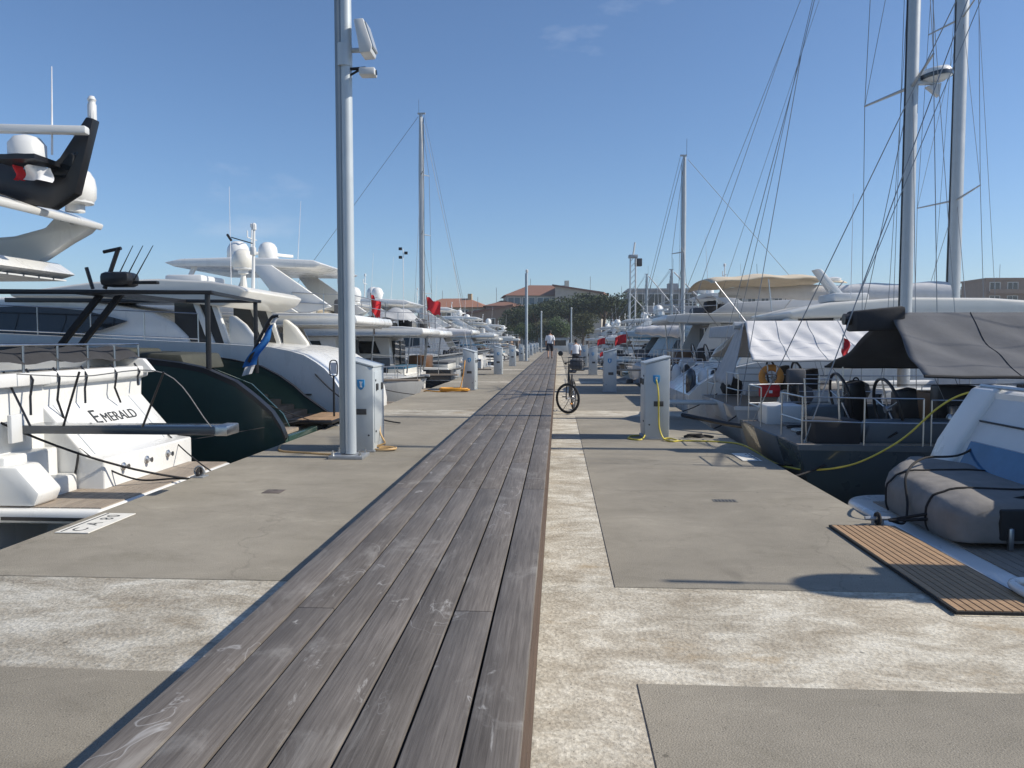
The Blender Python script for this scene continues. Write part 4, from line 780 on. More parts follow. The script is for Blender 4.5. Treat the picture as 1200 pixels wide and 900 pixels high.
# seams in the transom moulding
for y in (-1.72, -.15): MB().box((1.18, y, 1.6), (.012, .014, .98), (0, R(41), 0)).build('seam', LGREY, em)
nl = Vector((-.755, 0, .655)); ex = Vector((0, -1, 0)); ey = nl.cross(ex)
Mt = Matrix((ex, ey, nl)).transposed()
text('lettering', 'E', .30, INK, em, Vector((1.12, -.62, 1.535))+nl*.004, Mt, .002, 'LEFT', 'dark yacht name letters')
text('lettering', 'MERALD', .20, INK, em, Vector((1.12, -.80, 1.535))+nl*.004, Mt, .002, 'LEFT', 'dark yacht name letters')
pf = MB().bb((.06, -2.04, .70), (1.3, 1.06, .85)).build('swim_platform', WHITE, em, bev=.05, seg=3)
for q in range(10): MB().bb((.11+q*.108, -1.98, .85), (.11+q*.108+.1, .98, .862)).build('plank', TEAKG, pf)
MB().bb((.05, 1.063, .74), (1.1, 1.075, .775)).build('fender_strip', BLACK, pf)
MB().prism([(.80, .86), (.74, 1.0), (.98, 1.27), (1.2, 1.27), (1.25, .86)], .62, 1.0).build('platform_locker', WHITE, em, bev=.04)
MB().box((1.23, .62, 1.62), (.05, .22, .3)).build('shower_panel', OFFW, em, bev=.01)
for q, (yy, dz) in enumerate([(.35, .5), (-.1, .62), (-.62, .45), (-1.25, .5), (-1.8, .3)]): MB().tube([(1.30, yy, 2.24), (1.225, yy, 2.12), (1.24, yy+.03, 2.24-dz*.6), (1.22, yy+.06*(-1)**q, 2.24-dz)], .013, 6).build('lashing', BLACK, em)
def cfn(u, v): return (1.32+.7*u, -2.0+4.05*v, 2.2+.26*math.sin(math.pi*min(.97, .04+u))**.45+.02*math.sin(v*31))
MB().grid(cfn, 8, 30).build('cockpit_cover', CANK, em, smooth=80)
r_ = MB(); rail(r_, [(1.35, -2.0+.58*q, 2.2) for q in range(8)], .3, .014); r_.build('aft_rail', STEEL, em)
for sg, yy in ((-1, -1.98), (1, 2.0)): MB().prism([(1.1, 2.12), (1.25, 2.3), (2.0, 2.34), (9, 2.6), (9, 2.1), (1.3, 2.1)], yy-.05, yy+.05).build('bulwark', WHITE, em, bev=.02)
ew = lambda x, z: 1.62-.08*(z-2.1)
MB().shell([(3.3, 2.0), (3.5, 3.4), (8.5, 3.4), (10.2, 2.7), (12, 2.3), (12, 2.0)], ew).build('saloon', WHITE, em, bev=.05)
for sg in (-1, 1): MB().panel([(3.8, 2.55), (3.9, 3.2), (8.2, 3.2), (9.2, 2.75)], ew, sg).build('saloon_window', GLASS, em)
MB().bb((3.28, -1.1, 2.1), (3.45, 1.1, 3.25)).build('saloon_door', GLASS, em)
MB().shell([(2.3, 3.37), (2.06, 3.44), (2.3, 3.6), (4, 3.68), (9, 3.7), (9.4, 3.5), (8.5, 3.38)], lambda x, z: 1.78).build('flybridge_deck', WHITE, em, bev=.03)
for q in range(12): MB().bb((2.16, -1.7+q*.285, 3.352), (3.4, -1.7+q*.285+.25, 3.372)).build('lining_board', OFFW, em)
for sg in (-1, 1):
    MB().prism([(1.70, 4.09), (1.80, 3.99), (2.05, 3.86), (2.45, 3.62), (4.2, 3.62), (4.2, 3.86), (2.80, 3.95), (2.36, 4.06), (2.2, 4.22), (1.95, 4.17)], sg*1.76, sg*1.58).build('arch_leg', WHITE, em, bev=.03)
    MB().prism([(2.85, 3.68), (2.72, 3.88), (4.0, 3.84), (4.0, 3.68)], sg*1.775, sg*1.75).build('arch_window', GLASS, em)
    MB().lathe([(.10, 0), (.10, .012)], 16, M=Matrix.Rotation(R(90), 3, 'X')).build('loudspeaker', LGREY, em, loc=(2.34, sg*1.772, 3.86))
MB().shell([(1.66, 4.12), (2.8, 4.52), (4.2, 4.60), (4.2, 4.5), (2.8, 4.40), (1.70, 4.04)], lambda x, z: 1.8).build('arch_top', WHITE, em, bev=.025)
for yy in (-1.55, -1.35): MB().lathe([(.035, 0), (.035, .02)], 10).build('downlight', BLACK, em, loc=(1.95, yy, 4.1))
MB().prism([(.99, 5.17), (1.08, 5.19), (1.42, 4.72), (1.63, 4.56), (1.8, 4.56), (2.1, 4.70), (3.2, 4.95), (3.2, 4.55), (2.04, 4.22), (1.54, 4.12), (1.24, 4.30)], -.66, -.52).build('radar_mast', BLACK, em, bev=.015)
MB().prism([(1.36, 4.48), (1.18, 4.78), (1.3, 4.76), (1.52, 4.5)], -.665, -.515).build('mast_panel', GLASS, em)
MB().lathe([(.05, 0), (.05, .18), (.04, .2), (.042, .22), (.05, .24), (.03, .28)], 10).build('anchor_light', OFFW, em, loc=(1.05, -.6, 5.17))
MB().lathe([(.06, 0), (.06, .08), (.04, .12)], 10).build('navigation_light', OFFW, em, loc=(1.22, -.6, 4.98))
dome(em, (1.78, -1.35, 4.34), .26)
rp_ = MB().lathe([(.2, 0), (.2, .14), (.14, .22), (.05, .25)], 16).build('radar_pedestal', OFFW, em, loc=(1.62, -.25, 4.66), smooth=60)
MB().box((0, 0, .32), (1.35, .12, .09)).build('radar_scanner', OFFW, rp_, bev=.02, rot=(0, 0, R(8)))
MB().bb((1.4, -.5, 4.6), (1.95, -.05, 4.655)).build('radar_shelf', BLACK, em)
MB().tube([(1.36, -.3, 4.7), (1.33, -.3, 5.7)], .012, 6, .005).build('antenna', FWHITE, em)
f1 = flag(em, FWHITE, (1.72, -.3, 4.42), .34, .16, math.pi, droop=.1); flag(f1, RED, (-.12, 0, 0), .12, .16, 0, 'flag_stripe', droop=.1)
# gangway carried over the stern
pa = thing('gangway', 'dark carbon gangway with rope handrail stretched over the white stern platform', 'gangway', (-5.72, 8.0, .70))
MB().bb((0, -.17, -.045), (2.12, .17, .045)).build('plank', NAVY, pa, bev=.012)
MB().bb((2.10, -.16, -.055), (2.25, .16, .055)).build('end_roller', STEEL, pa, bev=.02)
for x, dx in ((.1, -.28), (.46, .2), (1.33, .25)): MB().tube([(x, -.16, .03), (x+dx, -.16, .62)], .012, 6).build('stanchion', BLACK, pa)
MB().tube(spline([(-.18, -.16, .60), (.66, -.16, .57), (1.58, -.16, .61), (2.08, -.16, .04)], 6), .006, 5).build('hand_line', ROPEG, pa)
# ---- dark green open boat
gb = thing('open_motor_boat', 'dark green open motor boat with black canopy behind the white transom', 'boat', (-4.45, 13.9, WL), math.pi)
gt = [(0, .95), (.06, 1.12), (.2, 1.36), (.4, 1.56), (.75, 1.85), (1.3, 2.08), (2, 2.22), (4, 2.3), (13, 2.6)]
gt2 = [(0, .95), (.3, 1.06), (.75, 1.36), (1.15, 1.72), (1.7, 2.0), (2.6, 2.2), (4, 2.3), (13, 2.6)]
for sg in (-1, 1):
    rings = []; rr = []
    for x in [0, .06, .12, .2, .3, .42, .58, .78, 1., 1.3, 1.7, 2.3, 3, 4, 5.5, 7, 9, 11, 12.6, 13]:
        b = 1.75 if x < 6 else 1.75*(1-((x-6)/7)**2.2)+.06; b -= .10*max(0, 1-x/.9)**2; s = interp(gt if sg > 0 else gt2, x)
        rings.append([(x, sg*b*.82, -.5), (x, sg*b*.95, .25), (x, sg*b, s), (x, sg*(b-.13), s+.005), (x, sg*max(.02, b-.2), .5)])
        rr.append([(x, sg*(b+.012), s-.055), (x, sg*(b-.14), s-.055+.07), (x, sg*(b-.14), s+.035), (x, sg*(b+.012), s+.03)])
    MB().loft(rings).build('hull_side', GREEN, gb, smooth=50)
    MB().loft(rr).build('gunwale', BLACK, gb, smooth=50)
MB().bb((.35, -1.56, .5), (11, 1.56, .95)).build('cockpit_sole', TEAKG, gb)
MB().bb((2.2, -1.56, .95), (11, 1.56, 1.5)).build('raised_deck', BLACK, gb)
for q in range(6):
    MB().bb((.42+.27*q, -1.55, .96), (.42+.27*(q+1), -.1, 1.04+.10*q)).build('step', BLACK, gb, bev=.01)
    MB().bb((.43+.27*q, -1.5, 1.04+.10*q), (.43+.27*q+.22, -.15, 1.055+.10*q)).build('tread', BLACK, gb)
MB().prism([(.5, .96), (.62, 1.2), (1.2, 1.75), (2.1, 2.1), (2.1, .96)], .0, .05).build('side_screen', mat('green_glass', (.03, .06, .055), .08, var=.2, scale=1), gb)
pf = MB().bb((-.28, -1.58, 1.0), (.42, -.02, 1.07)).build('swim_platform', BLACK, gb, bev=.02)
for q in range(6): MB().bb((-.26+q*.11, -1.55, 1.07), (-.26+q*.11+.1, -.05, 1.082)).build('plank', TEAK, pf)
MB().bb((-.02, .02, .55), (.1, 1.5, .98)).build('transom', GREEN, gb, bev=.02)
OLIVE = mat('olive_upholstery', (.05, .052, .04), .7, var=.15)
MB().prism([(1.75, 2.05), (1.85, 2.32), (2.9, 2.36), (3.1, 2.05)], -.1, 1.4).build('sun_pad', OLIVE, gb, bev=.05)
MB().prism([(3.3, 2.05), (3.4, 2.4), (4.3, 2.42), (4.3, 2.05)], -.9, 1.4).build('sofa', OLIVE, gb, bev=.05)
MB().bb((4.8, -.8, 1.5), (5.6, .8, 2.5)).build('console', BLACK, gb, bev=.08)
tt = MB().prism([(1.15, 3.30), (1.15, 3.36), (6.8, 3.42), (6.8, 3.33)], 1.60, 1.72).build('canopy_beam', BLACK, gb, bev=.01)
MB().prism([(1.5, 3.30), (1.5, 3.36), (6.8, 3.42), (6.8, 3.33)], -1.27, -1.15).build('canopy_beam', BLACK, gb, bev=.01)
MB().add([(1.16, 1.6, 3.305), (1.26, 1.6, 3.305), (1.61, -1.15, 3.305), (1.51, -1.15, 3.305), (1.16, 1.6, 3.355), (1.26, 1.6, 3.355), (1.61, -1.15, 3.355), (1.51, -1.15, 3.355)], [(0,1,2,3),(7,6,5,4),(0,4,5,1),(1,5,6,2),(2,6,7,3),(3,7,4,0)]).build('canopy_beam', BLACK, gb)
MB().bb((3.0, -1.15, 3.31), (3.5, 1.6, 3.37)).build('canopy_beam', BLACK, gb)
for (x, y) in ((1.25, 1.66), (1.6, -1.2)): MB().tube([(x, y, 1.9), (x, y, 3.33)], .045, 8).build('canopy_post', BLACK, gb)
for y in (1.2,):
    MB().prism([(4.4, 2.0), (4.52, 2.0), (3.4, 3.32), (3.28, 3.32)], y-.04, y+.04).build('canopy_strut', BLACK, gb)
    MB().prism([(4.05, 2.0), (4.15, 2.0), (3.05, 3.32), (2.93, 3.32)], y-.04, y+.04).build('canopy_strut', BLACK, gb)
sl_ = MB().box((2.75, 1.6, 3.55), (.5, .4, .24)).build('radar_unit', BLACK, tt, bev=.08); MB().box((2.35, 1.6, 3.5), (.5, .1, .05)).build('floodlight_bar', BLACK, tt, bev=.01)
MB().tube([(3.0, 1.62, 3.4), (2.75, 1.62, 4.05)], .035, 6).tube([(3.2, 1.62, 3.4), (3.3, 1.62, 3.75)], .03, 6).tube([(3.0, 1.62, 4.0), (2.7, 1.62, 4.06)], .03, 6).build('camera_mast', BLACK, tt)
for q in range(3): MB().tube([(2.85-.15*q, 1.62, 3.45), (2.5-.17*q, 1.62, 4.1)], .013, 5, .006).build('rod', BLACK, tt)
fs = MB().tube(spline([(1.35, -.2, 2.15), (1.15, -.2, 2.55), (.92, -.2, 2.95), (.82, -.2, 3.0), (.76, -.2, 3.0)], 4), .03, 8).build('flag_staff', BLACK, gb)
def ff(u, v): return (1.30-.46*v+.26*(u-.35)*(1.15-.75*v)+.02*math.sin(v*9), -.2+.05*math.sin(v*8+u*5), 2.10+.80*v-.06*u)
fl = MB().grid(ff, 6, 12).build('flag', FBLUE, gb, smooth=80)
def ff2(u, v): return (1.36-.07*v+.20*(u-.35), -.2+.03*math.sin(u*6), 1.93+.17*v-.05*u)
MB().grid(ff2, 4, 4).build('flag_band', FWHITE, fl); MB().grid(lambda u, v: (.86-.08*v+.10*(u-.4), -.2+.02*math.sin(u*5), 2.88+.14*v), 4, 4).build('flag_band', FWHITE, fl)
# ---- white express cruiser
cabL = dict(z0=2.4, hardtop=[(2.2, 3.64), (2.35, 3.45), (2.75, 3.28), (3.6, 3.38), (5.0, 3.48), (7.5, 3.5), (7.6, 3.6), (5.6, 3.84), (4.2, 3.9), (3.0, 3.84), (2.4, 3.74)],
  wing=[(1.95, 2.3), (2.0, 2.5), (2.3, 2.9), (2.55, 3.1), (2.65, 3.1), (2.65, 2.3)],
  glass=[[(2.72, 2.4), (3.02, 3.33), (3.95, 3.4), (3.95, 2.4)]],
  posts=[[(2.98, 2.38), (3.14, 2.38), (3.5, 3.38), (3.38, 3.38)], [(2.66, 2.38), (2.78, 2.38), (3.08, 3.32), (2.96, 3.32)]],
  cabin=[(3.5, 2.3), (3.65, 2.65), (3.95, 2.95), (4.5, 3.2), (5.2, 3.32), (7, 3.55), (9, 3.52), (12, 3.1), (13.5, 2.75), (13.5, 2.3)],
  window=[(5.0, 2.98), (5.6, 2.78), (6.6, 2.66), (8, 2.62), (9.5, 2.65), (9.8, 2.8), (9.5, 3.1), (8.4, 3.3), (7.2, 3.33), (6, 3.22)], rail=[3.2, 4.4, 5.6, 6.8, 8, 9.2])
express_yacht('white express cruiser with rounded stern and cream hardtop behind the dark green boat', 'L', 18.2, 15.5, 4.4, .15, [(0, 1.05), (.06, 1.35), (.15, 1.55), (.28, 1.75), (.5, 2.0), (.95, 2.27), (1.5, 2.4), (3, 2.5), (8, 2.72), (15, 3.0)], cabL)
fly_yacht('white flybridge yacht with long swept arch under its hardtop, behind the lamp post', 'L', 23.3, 17, 4.9, 1.6, 1.35, ov=-.35, zf=2.95, htz=1.72, legx=1.1, ht=(.6, 5.2), domes=3, flagm=None, canvas=None, gear='none')
fly_yacht('white yacht with flat grey flybridge overhang and grey covered gear, left of the tall mast', 'L', 30.75, 15, 4.5, 1.3, 1.2, ov=-.55, zf=2.72, htz=1.4, hardtop=False, legx=2.3, domes=2, canvas=CANL, flagm=None, under=LGREY, wing=False, gear='none')

# ================================================================== RIGHT SIDE HERO BOATS
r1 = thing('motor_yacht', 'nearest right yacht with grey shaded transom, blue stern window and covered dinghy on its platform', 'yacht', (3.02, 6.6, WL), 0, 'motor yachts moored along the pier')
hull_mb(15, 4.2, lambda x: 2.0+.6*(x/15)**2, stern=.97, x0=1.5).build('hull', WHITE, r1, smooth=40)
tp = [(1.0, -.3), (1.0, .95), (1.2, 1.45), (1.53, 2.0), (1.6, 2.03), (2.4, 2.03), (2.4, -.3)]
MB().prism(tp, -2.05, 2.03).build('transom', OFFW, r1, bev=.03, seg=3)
MB().prism([(.93, .95), (1.13, 1.47), (1.48, 2.04), (1.75, 2.08), (1.75, .95)], 1.62, 2.06).build('quarter_moulding', WHITE, r1, bev=.04, seg=3)
pl_ = MB().add([(1.005, 1.5, 1.0), (1.005, -1.6, 1.0), (1.245, -1.6, 1.52), (1.245, 1.5, 1.52), (1.06, 1.5, 1.0), (1.06, -1.6, 1.0), (1.295, -1.6, 1.52), (1.295, 1.5, 1.52)], [(0,1,2,3),(7,6,5,4),(0,4,5,1),(1,5,6,2),(2,6,7,3),(3,7,4,0)])
for v in range(len(pl_.v)): pl_.v[v] = (pl_.v[v][0]-.035, pl_.v[v][1], pl_.v[v][2])
pl_.build('stern_window', GLASSB, r1)
MB().box((1.345, 0, 1.72), (.012, 3.2, .016), (0, R(-31), 0)).build('seam', BLACK, r1)
MB().tube([(1.56, -2, 2.06), (1.56, 2, 2.06)], .022, 8).build('grab_rail', STEEL, r1)
n_ = []
for k in range(13):
    a = math.pi/2*k/12; n_.append((.05+.45*(1-math.sin(a))*1.0, 2.02-.45*(1-math.cos(a))))
outl = [(1.4, 2.02)]+[(x, y) for x, y in n_[::-1]]; outl = [(1.4, 2.02), (.5, 2.02)]+[(.5-.45*math.sin(math.pi/2*k/8), 1.57+.45*math.cos(math.pi/2*k/8)) for k in range(1, 9)]+[(.05, -2.02), (1.4, -2.02)]
pm_ = MB(); n = len(outl); pm_.add([(x, y, .64) for x, y in outl]+[(x, y, .86) for x, y in outl], [tuple(range(n)), tuple(range(2*n-1, n-1, -1))]+[(i, n+i, n+(i+1) % n, (i+1) % n) for i in range(n)])
pf = pm_.build('swim_platform', WHITE, r1, bev=.05, seg=3)
for q in range(9): MB().bb((.27+q*.083, -1.95, .862), (.27+q*.083+.074, 1.55, .874)).build('plank', TEAKG, pf)
MB().bb((.03, -1.9, .60), (.09, 1.3, .66)).build('fender_strip', BLACK, pf)
MB().shell([(3.6, 1.9), (3.7, 3.3), (9, 3.3), (10.5, 2.6), (12, 2.2), (12, 1.9)], ew).build('saloon', WHITE, r1, bev=.05)
for sg in (-1, 1):
    MB().panel([(4.0, 2.4), (4.1, 3.1), (8.6, 3.1), (9.6, 2.65)], ew, sg).build('saloon_window', GLASS, r1)
    MB().tube([(3.0, sg*1.5, 2.0), (3.1, sg*1.5, 3.4)], .05, 8).build('support_post', WHITE, r1)
MB().bb((3.58, -1, 2.0), (3.72, 1, 3.2)).build('saloon_door', GLASS, r1)
MB().shell([(3.45, 3.37), (3.55, 3.56), (8.6, 3.66), (9, 3.5), (8.5, 3.36)], lambda x, z: 1.75).build('flybridge_deck', WHITE, r1, bev=.03)
MB().prism([(3.6, 3.6), (3.15, 4.0), (3.2, 4.12), (4.3, 4.12), (4.6, 3.6)], -1.76, -1.0).build('radar_arch', WHITE, r1, bev=.02)
dome(r1, (3.35, -1.45, 4.2), .27)
MB().tube([(3.35, -1.45, 4.7), (3.35, -1.45, 5.1)], .012, 6).tube([(3.35, -1.45, 5.05), (3.35, -1.45, 5.45)], .03, 8).build('antenna', WHITE, r1)
# covered inflatable dinghy on the platform
td = thing('inflatable_dinghy', 'inflatable dinghy under a taupe cover on the right stern platform', 'dinghy', (3.80, 7.35, -.03))
rings = []
for k in range(17):
    v = k/16; y = -.95+1.95*v; wdt = .60 if v < .5 else .60*max(.22, 1-((v-.5)/.5)**2.4*.78); hgt = .37+.06*math.sin(v*3)+(.05 if v > .7 else 0)
    ring = []
    for j in range(28):
        q_ = -R(24)+R(228)*j/27; cx, cz = math.cos(q_), math.sin(q_)
        x = wdt*math.copysign(abs(cx)**.55, cx); z = .16+(hgt*.62)*math.copysign(abs(cz)**.72, cz)
        fold = .004*math.sin(j*1.25+k*.5)+.003*math.sin(j*2.1-k*.8)
        ring.append((x*(1+fold*1.2), y+.012*math.sin(j*.9+k), z+fold+.06*max(0, v-.55)-.03*math.exp(-(x/.22)**2)*(1-v)*(1 if cz > .4 else 0)))
    rings.append(ring)
r0 = rings[0]; rings.insert(0, [(p[0]*.86, p[1]-.10, .12+(p[2]-.12)*.82) for p in r0]); rings.append([(p[0]*.6, p[1]+.10, .16+(p[2]-.16)*.7) for p in rings[-1]])
MB().loft(rings).build('cover', TAUPE, td, smooth=70)
MB().bb((-.27, -1.08, .08), (.27, -.98, .33)).build('transom', RUBBER, td, bev=.02)
for sg in (-1, 1): MB().box((sg*.2, -1.09, .10), (.04, .04, .18)).build('chock', STEEL, td, bev=.01)
for y_ in (-.55, .45): MB().bb((-.45, y_-.05, .0), (.45, y_+.05, .12)).build('cradle', BLACK, td)
for k, (a, b) in enumerate([(.2, .2), (.62, .62)]):
    v = a; y = -.95+1.95*v
    MB().tube([(p[0]*1.012, y+.02, p[2]*1.012+.004) for p in rings[int(v*16)+1]], .010, 5).build('strap', ROPEB, td)
# small white gangway end in the corner
gw = thing('boarding_ladder', 'white tubular boarding ladder end with teak centre at the right picture edge', 'ladder', (3.05, 4.98, .01))
MB().tube(spline([(.75, -.2, .05), (.1, -.2, .05), (-.06, -.17, .05), (-.1, 0, .05), (-.06, .17, .05), (.1, .2, .05), (.75, .2, .05)], 6), .032, 10).build('frame', WHITE, gw, smooth=60)
for q in range(3): MB().bb((.02+q*.2, -.16, .035), (.18+q*.2, .16, .06)).build('tread', TEAK, gw, bev=.006)
# ---- sailing yachts
sy2 = sail_yacht('slate blue sailing yacht with twin steering wheels and grey boom awning', 'R', 11.55, 13.5, 3.7, .15, 1.2, hm=SLATE, sm=DSLATE, mx_=7.5, mh=19, boom_l=6.4, boom_z=1.61, tent=(1.75, 7.3, .90, CANG, 1.72), wr=.008, cover=None, flagm=None)
MB().bb((2.3, -.45, 1.2), (3.3, .45, 1.8)).build('cockpit_table', WOODB, sy2, bev=.03)
MB().prism([(1.2, 2.68), (1.2, 2.98), (1.9, 3.05), (1.9, 2.70)], -.22, .22).build('boom_bag', CANK, sy2, bev=.05)
MB().bb((2.0, -1.0, 1.2), (2.5, -.75, 1.95)).build('locker', BLACK, sy2, bev=.03)
for sg in (-1, 1):
    for x in (2.1, 2.9, 3.8): MB().lathe([(.085, 0), (.085, .03), (.06, .07), (.065, .14), (.075, .17), (.03, .18)], 14).build('winch', STEEL, sy2, loc=(x, sg*1.2, 1.52))
    MB().bb((.25, sg*1.15-.28, 1.2), (.85, sg*1.15+.28, 1.52)).build('stern_locker', OFFW if sg > 0 else CANK, sy2, bev=.04)
for q in range(4): MB().ring((.45+.05*q, -.5+.4*q, 1.24), .13, .018, 'z', 18, 6).build('rope_coil', [ROPEB, ROPEW, ROPEB, ROPEG][q], sy2)
MB().tube([(.2, -1.3, 1.2), (.15, -1.3, 2.05), (.55, -1.38, 2.05), (.6, -1.38, 1.2)], .013, 6).build('stern_hoop', STEEL, sy2)
sy3 = sail_yacht('pale grey sailing yacht with white boom awning, lifebuoy and blue banded radar dome', 'R', 16.2, 12.5, 3.9, .38, 1.3, hm=LGREY, sm=OFFW, mx_=3.78, mh=18, mr=.094, boom_l=3.45, boom_z=1.51, tent=(.55, 3.65, .88, CANW, 1.85), radar=(7.85, .46), spread=(.38, .68), wheels=True, flagm=None, wr=.008)
def afn(u, v): return (.50-.42*v, (-.95+1.9*u)*(.12+.88*v**.8), 2.92-1.25*v-.06*math.sin(math.pi*v)+.02*math.sin(u*21))
MB().grid(afn, 20, 10).build('awning_end', CANL, sy3, smooth=80, solid=.012)
lb = thing('lifebuoy', 'orange horseshoe lifebuoy hung on the stern rail of the pale grey sailing yacht', 'lifebuoy', (3.95, 14.5, .98))
hs = MB(); hs.tube([(.17*math.cos(a), .0, .17*math.sin(a)) for a in [R(-235+290*k/20+180+0) for k in range(21)]], .062, 10); hs.build('float', ORANGE, lb, smooth=60)
for a in (60, 120): MB().ring((.17*math.cos(R(a)), 0, .17*math.sin(R(a))), .066, .012, 'x', 14, 6).build('band', FWHITE, lb)
rb_ = thing('rescue_bag', 'red rescue bag on the stern rail below the orange lifebuoy', 'bag', (3.9, 14.42, .72))
MB().box((0, 0, 0), (.36, .16, .22)).build('pouch', mat('bag_red', (.50, .02, .02), .7, var=.15), rb_, bev=.03); MB().box((0, -.083, .03), (.34, .01, .05)).build('flap', RED, rb_); MB().box((.0, -.09, -.01), (.06, .01, .05)).build('buckle', FWHITE, rb_)
ob = thing('outboard_motor', 'dark outboard motor clamped to the stern rail right of the lifebuoy', 'outboard', (4.32, 14.25, .35))
MB().box((0, 0, .65), (.32, .22, .28)).build('cowling', CANG, ob, bev=.05); MB().tube([(0, 0, .5), (.06, 0, -.05)], .05, 8).build('leg', BLACK, ob); MB().box((.08, 0, -.1), (.22, .05, .1)).build('propeller_housing', BLACK, ob, bev=.02); MB().box((-.06, 0, .42), (.12, .2, .12)).build('clamp', BLACK, ob, bev=.02)
pa = thing('gangway', 'pale wooden gangway reaching the pier from the pale grey sailing yacht', 'gangway', (3.2, 16.3, .37))
MB().bb((-.9, -.16, -.03), (1.0, .16, .0)).build('plank', mat('pale_wood', (.42, .37, .28), .7, var=.15, scale=6, stretch=(1, 12, 1)), pa, bev=.006)
for sg in (-1, 1): MB().bb((-.9, sg*.175-.015, -.05), (1.0, sg*.175+.015, .02)).build('side_rail', ALU, pa, bev=.005)
MB().lathe([(.05, -.15), (.05, .15)], 10, M=Matrix.Rotation(R(90), 3, 'X')).build('roller', RUBBER, pa, loc=(-.92, 0, -.05))
rope('spar', [(2.33, 14.5, .26), (3.0, 13.7, .18), (3.85, 12.7, .12)], .045, BLACK, 'black spar reaching from the pier edge to the slate blue stern', 'spar')
cabR = dict(z0=2.2, hardtop=[(2.4, 3.25), (2.5, 3.08), (4, 3.12), (9, 3.15), (13, 2.75), (13.4, 2.85), (10, 3.38), (7.2, 3.58), (5.2, 3.6), (3.4, 3.48)],
  wing=[(1.2, 1.9), (1.4, 2.3), (2.4, 3.1), (2.7, 3.1), (2.7, 1.9)], glass=[[(2.7, 2.3), (2.9, 3.1), (4.2, 3.12), (4.2, 2.3)]], posts=[[(3.4, 2.2), (3.55, 2.2), (3.75, 3.12), (3.6, 3.12)]],
  cabin=[(4.0, 1.9), (4.1, 3.1), (9, 3.12), (12.5, 2.75), (15, 2.4), (15.5, 2.1), (15.5, 1.9)], window=[(4.2, 2.62), (4.3, 3.04), (9, 3.06), (11.6, 2.8), (9.5, 2.6)], rail=[5, 6.5, 8, 9.5, 11, 12.5],
  cover=[(1.2, 2.62), (1.25, 2.95), (2.2, 2.88), (5.5, 2.98), (8, 2.95), (8, 2.75), (4, 2.6)])
r4 = express_yacht('long white express yacht with sleek roof behind the white boom awning', 'R', 21.2, 18, 4.6, .3, [(0, 1.2), (.3, 1.5), (.8, 1.8), (1.5, 2.0), (3, 2.1), (8, 2.3), (18, 2.7)], cabR, canvas=CANL, gear=False)
sail_yacht('large white sailing yacht with cream bimini and thick grey mast', 'R', 25.8, 20, 5.0, .4, 1.6, hm=WHITE, mx_=9.45, mh=27, mr=.15, boom_l=7.5, boom_z=2.4, spread=(.215, .44, .66), cover=CANW, bimini=(1.3, 5.3, 3.05, CANC), wr=.009)
fly_yacht('grey white flybridge yacht with sharp overhang between cream bimini and slim mast', 'R', 31.3, 16, 4.8, .3, 1.5, sm=OFFW, hm=LGREY, ov=.9, zf=3.2, hardtop=False, htz=1.25, domes=1, canvas=None, mast=True, under=LGREY, flagm=RED)
sail_yacht('white sailing yacht with slim mast and white sail cover, right of the crane', 'R', 36.2, 11, 3.5, .4, 1.3, mx_=2.45, mh=11.0, mr=.075, boom_l=2.2, boom_z=1.6, cover=CANW, spread=(.55,), wheels=False, sprayhood=CANL, wr=.011, furl=False)

